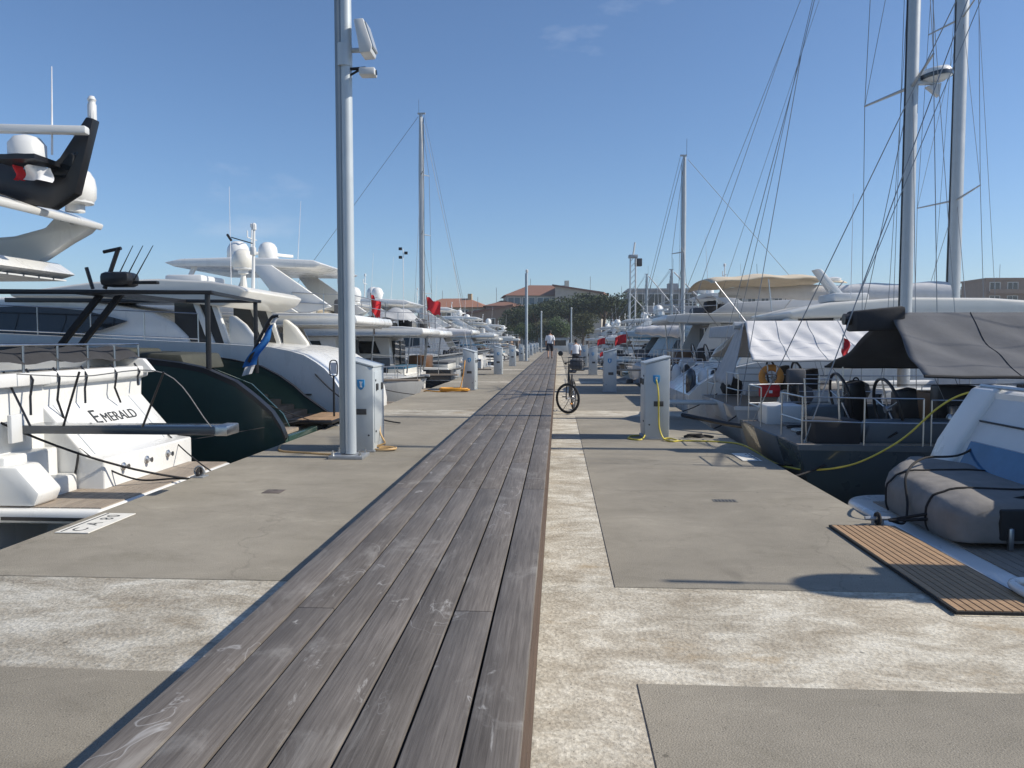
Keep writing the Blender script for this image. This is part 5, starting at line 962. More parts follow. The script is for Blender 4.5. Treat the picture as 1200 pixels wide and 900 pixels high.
def cuddy(label, side, yc, L, B, hm, cm, gap=.4, kind='tarp', flagm=None, bow_to=False):
    t = root_for('small_boat', label, 'boat', side, yc, gap, 'small boats moored along the pier')
    if bow_to: t.location.x += (-1 if side == 'L' else 1)*(L+.1); t.rotation_euler.z += math.pi
    sh = lambda x: .95+.35*(x/L)**1.6
    hull_mb(L, B, sh, stern=.92, rake=.8, keel=-.35).build('hull', hm, t, smooth=40)
    for sg in (-1, 1): strip_mb(L, B, sh, lambda x: sh(x)-.08, .04, .07, stern=.92, sides=(sg,)).build('rub_rail', RUBBER, t)
    e = MB().box((-.28, 0, .95), (.42, .42, .62)).build('outboard', BLACK, t, bev=.1); MB().bb((-.36, -.08, -.1), (-.18, .08, .7)).build('leg', BLACK, e, bev=.03)
    if kind == 'tarp':
        def fn(u, v): 
            tt = u; b = B/2*(.95 if tt < .42 else .95*(1-((tt-.42)/.58)**2.3))+.03
            return (.05+u*(L-.1), (v*2-1)*b, sh(u*L)-.05+(.85*math.sin(math.pi*min(1, .12+.88*(1-u)))**.7)*(1-abs(2*v-1)**1.5)+.04*math.sin(v*17+u*23)*(1-abs(2*v-1)))
        MB().grid(fn, 26, 16).build('tarpaulin', cm, t, smooth=80)
    elif kind == 'sport':
        MB().shell([(L*.42, .95), (L*.45, 1.22), (L*.62, 1.34), (L*.82, 1.26), (L*.97, 1.28), (L*.9, 1.1)], lambda x, z: B*.44*max(.04, 1-max(0, (x/L-.42)/.56)**2.2)).build('foredeck', WHITE, t, bev=.04)
        for sg in (-1, 1): MB().prism([(L*.42, 1.22), (L*.38, 1.72), (L*.41, 1.72), (L*.58, 1.33)], sg*B*.40, sg*B*.385).build('side_screen', GLASSG, t)
        MB().add([(L*.60, -B*.36, 1.32), (L*.60, B*.36, 1.32), (L*.42, B*.40, 1.74), (L*.42, -B*.40, 1.74), (L*.61, -B*.36, 1.32), (L*.61, B*.36, 1.32), (L*.43, B*.40, 1.76), (L*.43, -B*.40, 1.76)], [(0,1,2,3),(7,6,5,4),(0,4,5,1),(1,5,6,2),(2,6,7,3),(3,7,4,0)]).build('windscreen', GLASSG, t)
        MB().bb((L*.66, -.28, 1.30), (L*.74, .28, 1.37)).build('deck_hatch', GLASS, t, bev=.02)
        MB().bb((.3, -B*.36, .85), (L*.16, B*.36, 1.25)).build('stern_seat', CANG, t, bev=.06); MB().bb((L*.26, -B*.3, .85), (L*.33, B*.3, 1.45)).build('helm_seat', CANK, t, bev=.06)
        for sg in (-1, 1): rail(MB(), [(L*(.6+.09*k), sg*max(.06, B*.45*(1-((.6+.09*k-.42)/.58)**2.3)), 1.12+.03*k) for k in range(5)], .42, .012).build('bow_rail', STEEL, t)
        MB().box((L*.985, 0, 1.3), (.35, .16, .1)).build('anchor', GALV, t, bev=.03); fender(t, L*.5, B*.5, .7, BLACK); fender(t, L*.5, -B*.5, .7, BLACK)
    else:
        MB().shell([(L*.35, .9), (L*.38, 1.9), (L*.52, 1.95), (L*.66, 1.35), (L*.8, 1.15)], lambda x, z: B*.33).build('cabin', WHITE, t, bev=.06)
        for sg in (-1, 1): MB().panel([(L*.39, 1.35), (L*.4, 1.78), (L*.51, 1.8), (L*.6, 1.42)], lambda x, z: B*.33, sg).build('cabin_window', GLASS, t)
        MB().bb((.3, -B*.35, .85), (L*.3, B*.35, 1.2)).build('stern_seat', CREAM, t, bev=.06)
        MB().prism([(L*.1, 2.15), (L*.12, 2.25), (L*.5, 2.25), (L*.5, 2.15)], -B*.34, B*.34).build('sun_top', cm, t, bev=.03)
        for sg in (-1, 1):
            for x in (L*.14, L*.44): MB().tube([(x, sg*B*.32, 1.0), (x, sg*B*.32, 2.16)], .018, 6).build('top_post', STEEL, t)
    if flagm:
        f = MB().tube([(.05, .3, 1.0), (-.2, .3, 1.9)], .014, 6).build('flag_staff', STEEL, t); flag(f, flagm, (-.18, .3, 1.55), .4, .28, math.pi)
    return t
cuddy('small boat under a blue tarpaulin right of the far right pedestals', 'R', 40.4, 7.0, 2.7, BGREY, CANB)
fly_yacht('blue grey flybridge yacht with tall raked mast beyond the blue tarpaulin', 'R', 45.6, 15, 4.6, .3, 1.4, sm=BGREY, hm=BGREY, ov=.5, zf=2.75, htz=1.35, hardtop=False, domes=1, canvas=None, flagm=RED, det=False)
# rows of boats further along
far_l = [(35.6, 14, 4.6, dict(s=1.25, zf=2.7, domes=2, flagm=None, htz=1.5, wing=False, hm=NAVY)), (40.1, 13, 4.3, dict(s=1.0, zf=2.5, hardtop=False, domes=1, sm=CREAM, canvas=CANL, bow_to=True)), (49.0, 15, 4.7, dict(s=1.4, zf=2.9, domes=2, htz=1.55)), (54.5, 13, 4.2, dict(s=1.0, zf=2.5, hardtop=False, domes=1, bow_to=True)), (65, 14, 4.5, dict(s=1.3, zf=2.8, domes=2, hm=NAVY)), (70.4, 12, 4.2, dict(s=1.2, zf=2.5, domes=1, sm=CREAM)), (81, 13, 4.4, dict(s=1.0, zf=2.5, domes=1, hardtop=False, bow_to=True)), (92, 14, 4.5, dict(s=1.3, zf=2.7, domes=1)), (104, 12, 4.3, dict(s=1.2, zf=2.5, domes=1, hardtop=False))]
for q, (y, L, B, kw) in enumerate(far_l):
    d = ['navy hulled white', 'cream', 'white', 'white', 'navy hulled', 'cream', 'white', 'white', 'white'][q]
    fly_yacht('%s flybridge yacht, number %s of the far yachts in the left hand row' % (d, ['one', 'two', 'three', 'four', 'five', 'six', 'seven', 'eight', 'nine'][q]), 'L', y, L, B, .3, det=False, **kw)
sail_yacht('white sailing yacht carrying the tall mast in the left hand row', 'L', 44.4, 14, 3.9, .4, 1.3, mx_=3.1, mh=15.5, mr=.11, boom_l=2.9, boom_z=1.6, cover=CANW, spread=(.28, .52, .76), wheels=True, sprayhood=CANL, wr=.012, furl=False)
cuddy('small white open boat with blue sun top in the far left row', 'L', 59.7, 8, 3.0, WHITE, CANB, kind='top')
cuddy('small white boat with grey sun top in the far left row', 'L', 75.7, 8, 3.0, WHITE, CANL, kind='top')
cuddy('small navy boat with cream sun top in the far left row', 'L', 86.5, 8, 3.0, NAVY, CANC, kind='top')
cuddy('farthest small white boat with charcoal sun top in the left row', 'L', 98, 8, 3.0, WHITE, CANK, kind='top')
for q, (y, kind) in enumerate([(51, 'c'), (56, 's'), (61.4, 'f'), (66.6, 'c'), (71.5, 's'), (77, 'f'), (83, 'c'), (89, 's'), (95, 'f'), (101, 'c'), (107, 'f')]):
    n_ = ['first', 'second', 'third', 'fourth']
    if kind == 'c': cuddy('%s boat with charcoal sun top in the far right hand row' % ['small white', 'small grey', 'small slate blue', 'very small far white'][[0, 3, 6, 9].index(q)], 'R', y, 7.5, 2.8, [WHITE, LGREY, SLATE, WHITE][[0, 3, 6, 9].index(q)], CANK, kind='top', flagm=RED if q == 0 else None)
    elif kind == 's': sail_yacht('%s sailing yacht in the far right hand row, counted from the blue grey flybridge yacht' % n_[[1, 4, 7].index(q)], 'R', y, 11, 3.5, .4, 1.25, mx_=4.8, mh=[7.6, 8.6, 8][[1, 4, 7].index(q)], mr=.08, boom_l=3.6, boom_z=1.5, cover=[CANB, CANW, CANL][[1, 4, 7].index(q)], spread=(.6,), wheels=False, wr=.012)
    else: fly_yacht('%s far flybridge yacht in the right hand row beyond the sailing yachts' % n_[[2, 5, 8, 10].index(q)], 'R', y, 12, 4.2, .3, 1.2, zf=2.5, hardtop=q % 2 == 0, domes=1, det=False, sm=[WHITE, CREAM, OFFW, WHITE][[2, 5, 8, 10].index(q)])
# red ensign at the edge of the grey awning
ens = thing('ensign', 'small red ensign hanging on a staff left of the grey awning', 'flag', (4.82, 13.3, .45))
MB().tube([(0, 0, 0), (-.02, 0, 1.3)], .012, 6).build('staff', STEEL, ens)
MB().grid(lambda u, v: (-.02+.16*u*(.5+.5*v)+.03*math.sin(v*8), .03*math.sin(u*5+v*6), 1.26-.42*v-.05*u), 6, 10).build('cloth', RED, ens, smooth=80)

# ------------------------------------------------------------------ mooring lines
mr_ = lambda pts, lab, r=.014, m=ROPEB: rope('mooring_rope', pts, r, m, lab)
mr_(sag((-6.05, 7.55, .95), (-4.42, 8.95, -.02), .12), 'black mooring rope from the white transom to the pier ring by the gangway')
mr_(spline([(-5.45, 8.4, .42), (-5.2, 8.5, .18), (-4.9, 8.65, .02), (-4.6, 8.85, .0), (-4.42, 8.95, -.02)]), 'slack black mooring rope sagging over the stern platform to the same ring', .011)
mr_(spline([(-5.45, 8.4, .42), (-5.47, 8.32, .1), (-5.5, 8.25, .03), (-5.6, 8.2, .05)]), 'short black rope end hanging on the white stern steps', .013)
mr_(sag((-6.0, 7.9, .33), (-4.5, 13.2, .25), .05), 'thin black line running past the white stern to the dark green boat', .006)
mr_(sag((-5.6, 10.4, .5), (-4.45, 9.6, -.05), .05), 'short mooring line at the far corner of the white stern', .009)
rg = thing('mooring_ring', 'steel mooring ring with black rope on the left pier edge', 'mooring ring', (-4.33, 8.98, 0)); MB().ring((0, 0, .07), .06, .012, 'y').build('ring', GALV, rg); MB().box((0, 0, .008), (.16, .16, .016)).build('base_plate', GALV, rg, bev=.003)
MB().ring((0, 0, .05), .05, .02, 'x', 14, 6).build('rope_turns', ROPEB, rg)
mr_(sag((-5.1, 12.3, .75), (-4.42, 14.6, .0), .04), 'mooring line at the near quarter of the dark green boat', .009)
mr_(sag((-5.35, 16.3, 1.05), (-3.1, 14.9, .03), .25), 'dark mooring line from the rounded white stern to the pier', .014)
mr_(sag((2.93, 6.9, .06), (4.5, 6.25, .34), .01), 'lower black mooring rope stretched in front of the covered dinghy')
mr_(sag((2.93, 6.92, .06), (4.6, 6.2, .62), .01), 'upper black mooring rope stretched in front of the covered dinghy')
mr_(spline([(2.95, 6.95, .05), (3.1, 7.0, .02), (3.17, 7.1, .16), (3.24, 7.3, .40), (3.6, 7.75, .49), (4.1, 8.0, .50), (4.5, 8.1, .75)]), 'black rope running up over the covered dinghy to the transom', .012)
rg = thing('mooring_cleat', 'dark mooring cleat with black ropes beside the teak boarding platform', 'cleat', (2.86, 6.98, 0)); MB().tube([(-.11, 0, .06), (.11, 0, .06)], .018, 8).build('horn', GALV, rg); MB().tube([(-.04, 0, 0), (-.04, 0, .06)], .016, 8).tube([(.04, 0, 0), (.04, 0, .06)], .016, 8).build('foot', GALV, rg); MB().ring((0, 0, .06), .045, .018, 'x', 14, 6).build('rope_turns', ROPEB, rg)
mr_(sag((2.9, 9.6, -.03), (4.3, 10.6, .48), .10), 'upper black mooring rope of the slate blue sailing yacht')
mr_(sag((2.9, 10.6, -.03), (4.4, 10.2, .46), .16), 'lower black mooring rope of the slate blue sailing yacht')
mr_(sag((2.9, 14.6, -.02), (3.55, 14.6, .42), .05), 'near mooring rope of the pale grey sailing yacht', .012)
mr_(sag((2.9, 18.2, -.02), (3.6, 17.6, .45), .05), 'far mooring rope of the pale grey sailing yacht', .012)
for q, (y, dz) in enumerate([(23.5, .5), (28.0, .5), (34, .4), (44.2, .4)]): mr_(sag((XL+.02, y, -.02), (XL-(1.75 if q < 2 else .8), y+(.9 if q % 2 else -.9), dz), .08), ['mooring line below the white flybridge yacht behind the lamp post', 'mooring line below the yacht with the grey overhang', 'mooring line of the first far left yacht', 'mooring line of the left sailing yacht'][q], .013)
for q, (y, dz) in enumerate([(20.2, .5), (25.2, .6), (31.5, .5), (36, .4)]): mr_(sag((XR-.02, y, -.02), (XR+.8, y+(.9 if q % 2 else -.9), dz), .08), ['mooring line of the long white express yacht', 'mooring line of the yacht with cream bimini', 'mooring line of the grey white flybridge yacht', 'mooring line of the slim masted sailing yacht'][q], .013)
bs = thing('boat_hook_stand', 'thin dark post with rounded frame on top beside the lamp post', 'post', (-4.33, 14.6, 0))
MB().tube([(0, 0, .02), (0, 0, .98)], .02, 8).build('post', BLACK, bs); MB().tube(spline([(0, 0, .96), (-.07, 0, 1.0), (-.07, 0, 1.22), (0, 0, 1.27), (.07, 0, 1.22), (.07, 0, 1.0), (0, 0, .96)], 6), .012, 6).build('frame', BLACK, bs); MB().box((0, 0, 1.115), (.12, .006, .22)).build('plate', FWHITE, bs); MB().box((0, 0, .01), (.2, .2, .02)).build('base_plate', GALV, bs)

# ------------------------------------------------------------------ bicycle
def bicycle():
    t = thing('bicycle', 'black city bicycle with basket parked on the pale strip beside the boardwalk', 'bicycle', (.22, 17.3, 0), R(-8))
    def wh(loc, rz, tilt=0):
        w_ = bpy.data.objects.new('wheel', MB().ring((0, 0, 0), .322, .024, 'x', 40, 10).mesh('wheel')); C.objects.link(w_); w_.data.materials.append(RUBBER); w_.parent = t; w_.location = loc; w_.rotation_euler = (0, tilt, rz)
        MB().ring((0, 0, 0), .296, .012, 'x', 40, 6).build('rim', BLACK, w_)
        s_ = MB()
        for k in range(18):
            a = 2*math.pi*k/18; s_.tube([(.03*(-1)**k, .02*math.cos(a+.6), .02*math.sin(a+.6)), (0, .29*math.cos(a), .29*math.sin(a))], .0022, 4)
        s_.build('spokes', STEEL, w_); MB().tube([(-.05, 0, 0), (.05, 0, 0)], .022, 10).build('hub', STEEL, w_); return w_
    rz = R(58)
    fwheel = wh((0, 0, .346), rz); wh((.0, 1.08, .346), 0)
    dx, dy = math.cos(rz), math.sin(rz)
    fk = MB()
    for sg in (-1, 1): fk.tube([(sg*.055*dx, sg*.055*dy, .346), (sg*.05*dx, sg*.05*dy+.03, .60), (0, .11, .72)], .014, 8)
    fk.tube([(0, .10, .70), (0, .17, .98), (0, .19, 1.12)], .019, 8); fk.build('fork', BLACK, t)
    f = MB(); f.tube([(0, .13, .82), (0, .62, .32)], .02, 8).tube([(0, .15, .90), (0, .72, .55)], .018, 8).tube([(0, .62, .30), (0, .78, .86)], .018, 8)
    for sg in (-1, 1): f.tube([(0, .63, .30), (sg*.06, 1.08, .346)], .011, 6).tube([(0, .76, .74), (sg*.06, 1.08, .346)], .010, 6)
    f.build('frame', BLACK, t)
    MB().shell([(.66, .90), (.70, .94), (.92, .95), (.96, .92), (.86, .88)], lambda x, z: .03+.07*max(0, (x-.66)/.3)).build('saddle', BLACK, t, bev=.015).matrix_local = Matrix.Rotation(0, 4, 'Z')
    sd_ = [c for c in t.children if c.name.startswith('saddle')][0]; sd_.rotation_euler = (0, 0, R(90)); sd_.location = (0, 0, 0)
    hb = MB().tube(spline([(-.30*dx+.12, -.30*dy+.28, 1.13), (-.24*dx+.04, -.24*dy+.2, 1.16), (-.08*dx, -.08*dy+.19, 1.15), (.08*dx, .08*dy+.19, 1.15), (.24*dx+.04, .24*dy+.2, 1.16), (.30*dx+.12, .30*dy+.28, 1.13)], 5), .012, 8).build('handlebar', BLACK, t)
    for sg in (-1, 1): MB().tube([(sg*.27*dx+.07, sg*.27*dy+.23, 1.15), (sg*.33*dx+.14, sg*.33*dy+.3, 1.12)], .022, 8).build('grip', RUBBER, hb)
    MB().lathe([(.05, 0), (.06, .02), (.05, .05)], 12, M=Matrix.Rotation(R(90), 3, 'X')).build('mirror', BLACK, hb, loc=(-.17, .05, 1.36)); MB().tube([(-.1, .08, 1.15), (-.17, .04, 1.36)], .007, 5).build('mirror_stem', BLACK, hb)
    bk = MB(); 
    for z in (.98, 1.08, 1.18, 1.27):
        e = .02*(z-.98)/.3; bk.tube([(.02-e, -.02, z), (.36+e, -.02, z), (.36+e, .24, z), (.02-e, .24, z), (.02-e, -.02, z)], .006, 4)
    for x in (.02, .1, .19, .27, .36): bk.tube([(x, -.02, .98), (x, -.02, 1.27)], .005, 4).tube([(x, .24, .98), (x, .24, 1.27)], .005, 4)
    bk.build('basket', BLACK, t)
    MB().box((.19, .11, 1.12), (.30, .22, .25)).build('basket_bag', CANG, t, bev=.06)
    ch = MB().tube([(.0, .62, .30), (.12, .62, .30)], .012, 8).build('crank', STEEL, t); MB().ring((.05, .62, .30), .085, .006, 'x', 20, 5).build('chainring', STEEL, ch)
    for sg in (-1, 1): MB().box((sg*.14, .62+sg*.16, .30-sg*.05), (.09, .06, .02)).build('pedal', BLACK, ch)
    MB().tube([(-.04, .74, .30), (-.2, .70, .012)], .010, 6).build('kickstand', STEEL, t)
    MB().box((-.05, -.14, .24), (.05, .03, .03)).build('front_reflector', ORANGE, fwheel, loc=(0, 0, -.346+.0))
    return t
bicycle()
# ------------------------------------------------------------------ people
def person(label, loc, h, rz, walk, hairm=HAIR):
    k = h/1.75; st = .24 if walk else .06
    J = [((0, 0, .95), .125), ((0, .0, 1.12), .115), ((0, .01, 1.32), .14), ((0, 0, 1.45), .10), ((0, .01, 1.53), .052), ((0, .03, 1.60), .075), ((0, .03, 1.69), .082), ((0, .03, 1.745), .045)]
    Ed = [(i, i+1) for i in range(7)]
    for sg in (-1, 1):
        d = sg*st; n = len(J)
        J += [((sg*.10, 0, .88), .095), ((sg*.11, d*.55+.03, .49), .058), ((sg*.11, d*1.15-.05, .09), .036), ((sg*.12, d*1.15+.10, .035), .032)]
        Ed += [(0, n), (n, n+1), (n+1, n+2), (n+2, n+3)]; n = len(J)
        J += [((sg*.19, 0, 1.40), .058), ((sg*.25, -d*.3-.03, 1.13), .042), ((sg*.26, -d*.8+.06, .90), .032), ((sg*.255, -d*.95+.09, .80), .028)]
        Ed += [(3, n), (n, n+1), (n+1, n+2), (n+2, n+3)]
    me = bpy.data.meshes.new('person'); me.from_pydata([tuple(c*k for c in p) for p, r in J], Ed, []); t = bpy.data.objects.new('person', me); C.objects.link(t); me.materials.append(SKIN)
    sk = t.modifiers.new('skin', 'SKIN')
    for i, (p, r) in enumerate(J): me.skin_vertices[0].data[i].radius = (r*k, r*k); me.skin_vertices[0].data[i].use_root = i == 0
    sk.use_smooth_shade = True; sb = t.modifiers.new('sub', 'SUBSURF'); sb.levels = sb.render_levels = 2
    t.location = loc; t.rotation_euler = (0, 0, rz); tag(t, label, 'person')
    def ell(z, rx, ry, y=0., x=0.): return [(k*(x+rx*math.cos(a)), k*(y+ry*math.sin(a)), k*z) for a in [2*math.pi*q/16 for q in range(16)]]
    sh = MB().loft([ell(.90, .19, .135), ell(1.0, .185, .135), ell(1.15, .18, .135), ell(1.32, .215, .145, .01), ell(1.43, .19, .115), ell(1.49, .08, .075, .01)])
    for sg in (-1, 1): sh.tube([(sg*.15*k, 0, 1.43*k), (sg*.215*k, -.01*sg*0, 1.32*k), (sg*.255*k, -sg*st*.3*k-.03*k, 1.13*k)], .085*k, 10, .068*k)
    sh.build('shirt', SHIRT, t, smooth=70)
    so_ = MB().loft([ell(.80, .20, .15), ell(.92, .19, .14), ell(.98, .18, .13)])
    for sg in (-1, 1): so_.tube([(sg*.095*k, 0, .92*k), (sg*.11*k, sg*st*.3*k, .70*k), (sg*.115*k, sg*st*.55*k+.02*k, .50*k)], .125*k, 12, .10*k)
    so_.build('shorts', SHORTS, t, smooth=70)
    MB().loft([ell(1.60, .085, .08, .0), ell(1.66, .098, .10, .01), ell(1.73, .09, .095, .02), ell(1.785, .05, .05, .03)]).build('hair', hairm, t, smooth=70)
    for sg in (-1, 1): MB().box((sg*.12*k, (sg*st*1.15+.03)*k, .035*k), (.09*k, .27*k, .07*k)).build('shoe', BLACK, t, bev=.03)
    return t
person('person in white shirt and dark shorts walking away along the boardwalk', (-.52, 49.5, .502), 1.78, 0, True)
person('person in white shirt standing on the pier right of the boardwalk behind the bicycle', (1.0, 43.5, 0), 1.70, R(10), False)
# ================================================================== SHORE AND BACKGROUND
LEAF = [mat('pine_needles', (.03, .05, .016), .8, var=.5, scale=.6), mat('leaf_green', (.05, .085, .025), .75, var=.5, scale=.6), mat('leaf_dry', (.075, .085, .03), .8, var=.4, scale=.6)]
BARK = mat('bark', (.10, .07, .05), .9, var=.35, scale=4, bump=.4)
GRASS = mat('scrub_ground', (.10, .11, .06), .95, var=.4, scale=.05)
quay = struct(MB().bb((-400, PY1+.02, -1.5), (420, 560, -.02)).build('quay', QUAY))
def terrain(name, x0, x1, y0, y1, fn, nu, nv, m):
    return struct(MB().grid(lambda u, v: (x0+(x1-x0)*u, y0+(y1-y0)*v, fn(u, v)), nu, nv).build(name, m, smooth=80))
terrain('hill', 40, 520, 330, 620, lambda u, v: -1+31*math.sin(math.pi*min(1, v*1.1))**.8*(.35+.65*math.sin(math.pi*u)**.7)*(.85+.15*math.sin(u*23)), 40, 16, GRASS)
rt = random.Random(3)
def crown_mesh(name, lobes, n, sz, m):
    mb = MB()
    tot = sum(l[3]*l[4]*l[5] for l in lobes)
    for (cx, cy, cz, rx, ry, rz) in lobes:
        for _ in range(max(30, int(n*rx*ry*rz/tot))):
            d = Vector((rt.gauss(0, 1), rt.gauss(0, 1), rt.gauss(0, 1))).normalized()*rt.uniform(.45, 1.05)
            p = Vector((cx+d.x*rx, cy+d.y*ry, cz+d.z*rz)); a = Vector((rt.gauss(0, 1), rt.gauss(0, 1), rt.gauss(0, .6))).normalized(); b = a.orthogonal().normalized(); b = (b+a.cross(b)*rt.uniform(-1, 1)).normalized()
            s = sz*rt.uniform(.5, 1.2); mb.add([p-a*s, p-b*s*.6, p+a*s, p+b*s*.6], [(0, 1, 2, 3)])
    return mb.mesh(name, smooth=0)
def umbrella_lobes(h, r, k):
    L = []
    for q in range(k):
        a = rt.uniform(0, 6.28); d = r*math.sqrt(rt.random())*.8; L.append((d*math.cos(a), d*math.sin(a), h-rt.uniform(.6, 1.9)-.25*d*d/r, r*rt.uniform(.28, .42), r*rt.uniform(.28, .42), rt.uniform(.9, 1.6)))
    return L
CROWNS = [crown_mesh('crown', umbrella_lobes(9.5, 6.2, 17), 6500, .24, LEAF[0]) for _ in range(2)]+[crown_mesh('crown', [(rt.uniform(-1.8, 1.8), rt.uniform(-1.8, 1.8), rt.uniform(3.2, 7), rt.uniform(1.3, 2.2), rt.uniform(1.3, 2.2), rt.uniform(1.2, 1.9)) for _ in range(14)], 5500, .22, LEAF[1]) for _ in range(2)]
def tree(label, x, y, sc, kind, m, h=None):
    t = thing('pine_tree' if kind < 2 else 'broadleaf_tree', label, 'tree', (x, y, -.05), rt.uniform(0, 6), 'trees along the shore')
    tr = MB(); H_ = 7.6 if kind < 2 else 4.2; tr.tube(spline([(0, 0, 0), (.15, .1, H_*.4), (-.1, .15, H_*.75), (.05, 0, H_)], 4), .34, 8, .16)
    for q in range(5):
        a = q*1.3; tr.tube([(0, .1, H_*.68), (1.1*math.cos(a), 1.1*math.sin(a), H_*.85), (2.6*math.cos(a), 2.6*math.sin(a), H_+.6)], .13, 6, .05)
    tr.build('trunk', BARK, t, smooth=70)
    c = bpy.data.objects.new('crown', CROWNS[kind].copy() if False else CROWNS[kind]); C.objects.link(c); c.parent = t
    if not c.data.materials: c.data.materials.append(m)
    t.scale = (sc, sc, sc*(h or 1)); return t
PX = lambda px, y: (px-654)/900*y
tl = [(606, 150, .72, 0, 'broad dark umbrella pine left of the walking person'), (628, 138, .86, 1, 'umbrella pine directly behind the walking person'), (647, 146, .98, 0, 'tall umbrella pine in the middle of the dark grove'), (668, 140, .92, 1, 'umbrella pine above the person standing on the pier'), (688, 150, 1.06, 0, 'umbrella pine left of the far right lamp post'), (708, 142, 1.06, 1, 'umbrella pine right of the far right lamp post'), (722, 160, 1.0, 0, 'umbrella pine left of the crane'), (596, 165, .8, 2, 'leafy tree at the left end of the dark grove'), (641, 130, .62, 3, 'low leafy tree behind the far pedestals'), (655, 128, .7, 2, 'low leafy tree at the end of the boardwalk'), (683, 131, .78, 3, 'leafy tree with pale trunk below the umbrella pines'), (618, 130, .6, 2, 'low leafy tree below the pale green building'), (760, 170, .8, 3, 'leafy tree below the modern grey building'), (779, 172, .75, 2, 'second leafy tree below the modern grey building'), (545, 185, .8, 3, 'leafy tree between the red roofed houses'), (905, 210, .9, 2, 'leafy tree behind the cream bimini'), (1000, 230, .9, 3, 'leafy tree left of the thick masts')]
for px, y, sc, kd, lab in tl: tree(lab, PX(px, y), y, sc, kd, LEAF[0] if kd < 2 else LEAF[1 if kd == 2 else 2])
# far wood on the hill, one mass
wood_l = []
for q in range(70):
    u = rt.random(); x = 70+430*u; y = rt.uniform(360, 470); z = -1+31*math.sin(math.pi*min(1, (y-330)/290*1.1))**.8*(.35+.65*math.sin(math.pi*(x-40)/480)**.7); r = rt.uniform(4, 8); wood_l.append((x, y, z+r*.3, r*1.3, r, r*.55))
wm = bpy.data.objects.new('hillside_wood', crown_mesh('hillside_wood', wood_l, 22000, 1.3, LEAF[0])); C.objects.link(wm); wm.data.materials.append(LEAF[0]); wm['kind'] = 'stuff'; wm['label'] = 'dark wood covering the far hillside'; wm['category'] = 'wood'
ROOF = mat('terracotta_tiles', (.30, .14, .085), .85, var=.25, scale=2, stretch=(6, 1, 1), bump=.3)
ROOFB = mat('brown_tiles', (.20, .10, .07), .85, var=.25, scale=2, stretch=(6, 1, 1), bump=.3)
W1 = mat('wall_pale_green', (.36, .40, .38), .9, var=.1, scale=1); W2 = mat('wall_ochre', (.50, .38, .22), .9, var=.12, scale=1); W3 = mat('wall_grey', (.30, .30, .31), .9, var=.1, scale=1); W4 = mat('wall_brown', (.24, .17, .125), .9, var=.12, scale=1); W5 = mat('wall_pale', (.46, .42, .36), .9, var=.1, scale=1)
WINB = mat('window_blue_glass', (.09, .15, .18), .15, var=.3, scale=1)
def building(label, x, y, wd, dp, h, wm_, rows, cols, roof, rm=ROOF, rz=0., winm=GLASS, ww=.55, wh=.6, balc=False, band=None, name='house'):
    t = thing(name, label, 'building', (x, y, -.05), rz, 'buildings on the shore')
    MB().bb((-wd/2, 0, 0), (wd/2, dp, h)).build('wall', wm_, t)
    cw, rh = wd/cols, h/rows
    for r in range(rows):
        for c in range(cols):
            cx = -wd/2+cw*(c+.5); cz = rh*(r+.5)
            w_ = MB().bb((cx-cw*ww/2, -.05, cz-rh*wh/2), (cx+cw*ww/2, .08, cz+rh*wh/2)).build('window', winm, t)
            fr = MB(); a, b, c0, d = cx-cw*ww/2, cx+cw*ww/2, cz-rh*wh/2, cz+rh*wh/2
            fr.bb((a-.12, -.13, c0-.12), (b+.12, .02, c0)).bb((a-.12, -.13, d), (b+.12, .02, d+.12)).bb((a-.12, -.128, c0), (a, .02, d)).bb((b, -.128, c0), (b+.12, .02, d)).bb(((a+b)/2-.05, -.12, c0), ((a+b)/2+.05, 0, d))
            fr.build('frame', CREAM, w_)
        if balc and r:
            MB().bb((-wd/2*.96, -1.2, rh*r-.1), (wd/2*.96, .0, rh*r+.1)).bb((-wd/2*.96, -1.25, rh*r+.1), (wd/2*.96, -1.15, rh*r+1.0)).build('balcony', wm_, t)
    if roof == 'hip':
        o = .8; hh = wd*.11+.6
        rf = MB().add([(-wd/2-o, -o, h), (wd/2+o, -o, h), (wd/2+o, dp+o, h), (-wd/2-o, dp+o, h), (-wd/2+dp/2, dp/2, h+hh), (wd/2-dp/2, dp/2, h+hh)], [(0, 1, 5, 4), (1, 2, 5), (2, 3, 4, 5), (3, 0, 4), (3, 2, 1, 0)]).build('roof', rm, t, smooth=0)
        MB().bb((wd*.2, dp*.4, h+hh*.4), (wd*.2+1, dp*.4+1, h+hh+1.1)).build('chimney', wm_, rf)
    elif roof == 'shed':
        rf = MB().prism([(-wd/2-.6, h), (wd/2+.6, h+wd*.18), (wd/2+.6, h+wd*.18+.4), (-wd/2-.6, h+.4)], -.6, dp+.6).build('roof', rm, t)
        MB().prism([(-wd/2, h-.01), (wd/2, h-.01), (wd/2, h+wd*.18)], .0, dp).build('gable', wm_, t)
    else:
        rf = MB().bb((-wd/2-.3, -.4, h), (wd/2+.3, dp+.3, h+.5)).build('roof', wm_, t)
        MB().bb((wd*.1, dp*.3, h+.5), (wd*.1+2.5, dp*.3+2.5, h+2.0)).build('roof_hut', W3, rf)
    MB().tube([(-wd*.2, dp/2, h), (-wd*.2, dp/2, h+4.5)], .06, 5).build('antenna', WIRE, t)
    return t
building('pale green building with glazed top floors and brown hip roof behind the pines', PX(645, 185), 185, 21, 12, 12.4, W1, 4, 6, 'hip', ROOFB, R(8), WINB, .8, .7, True)
building('ochre house with brown roof joined right of the pale green building', PX(684, 192), 192, 11, 10, 12.6, W5, 4, 3, 'shed', ROOFB, R(170))
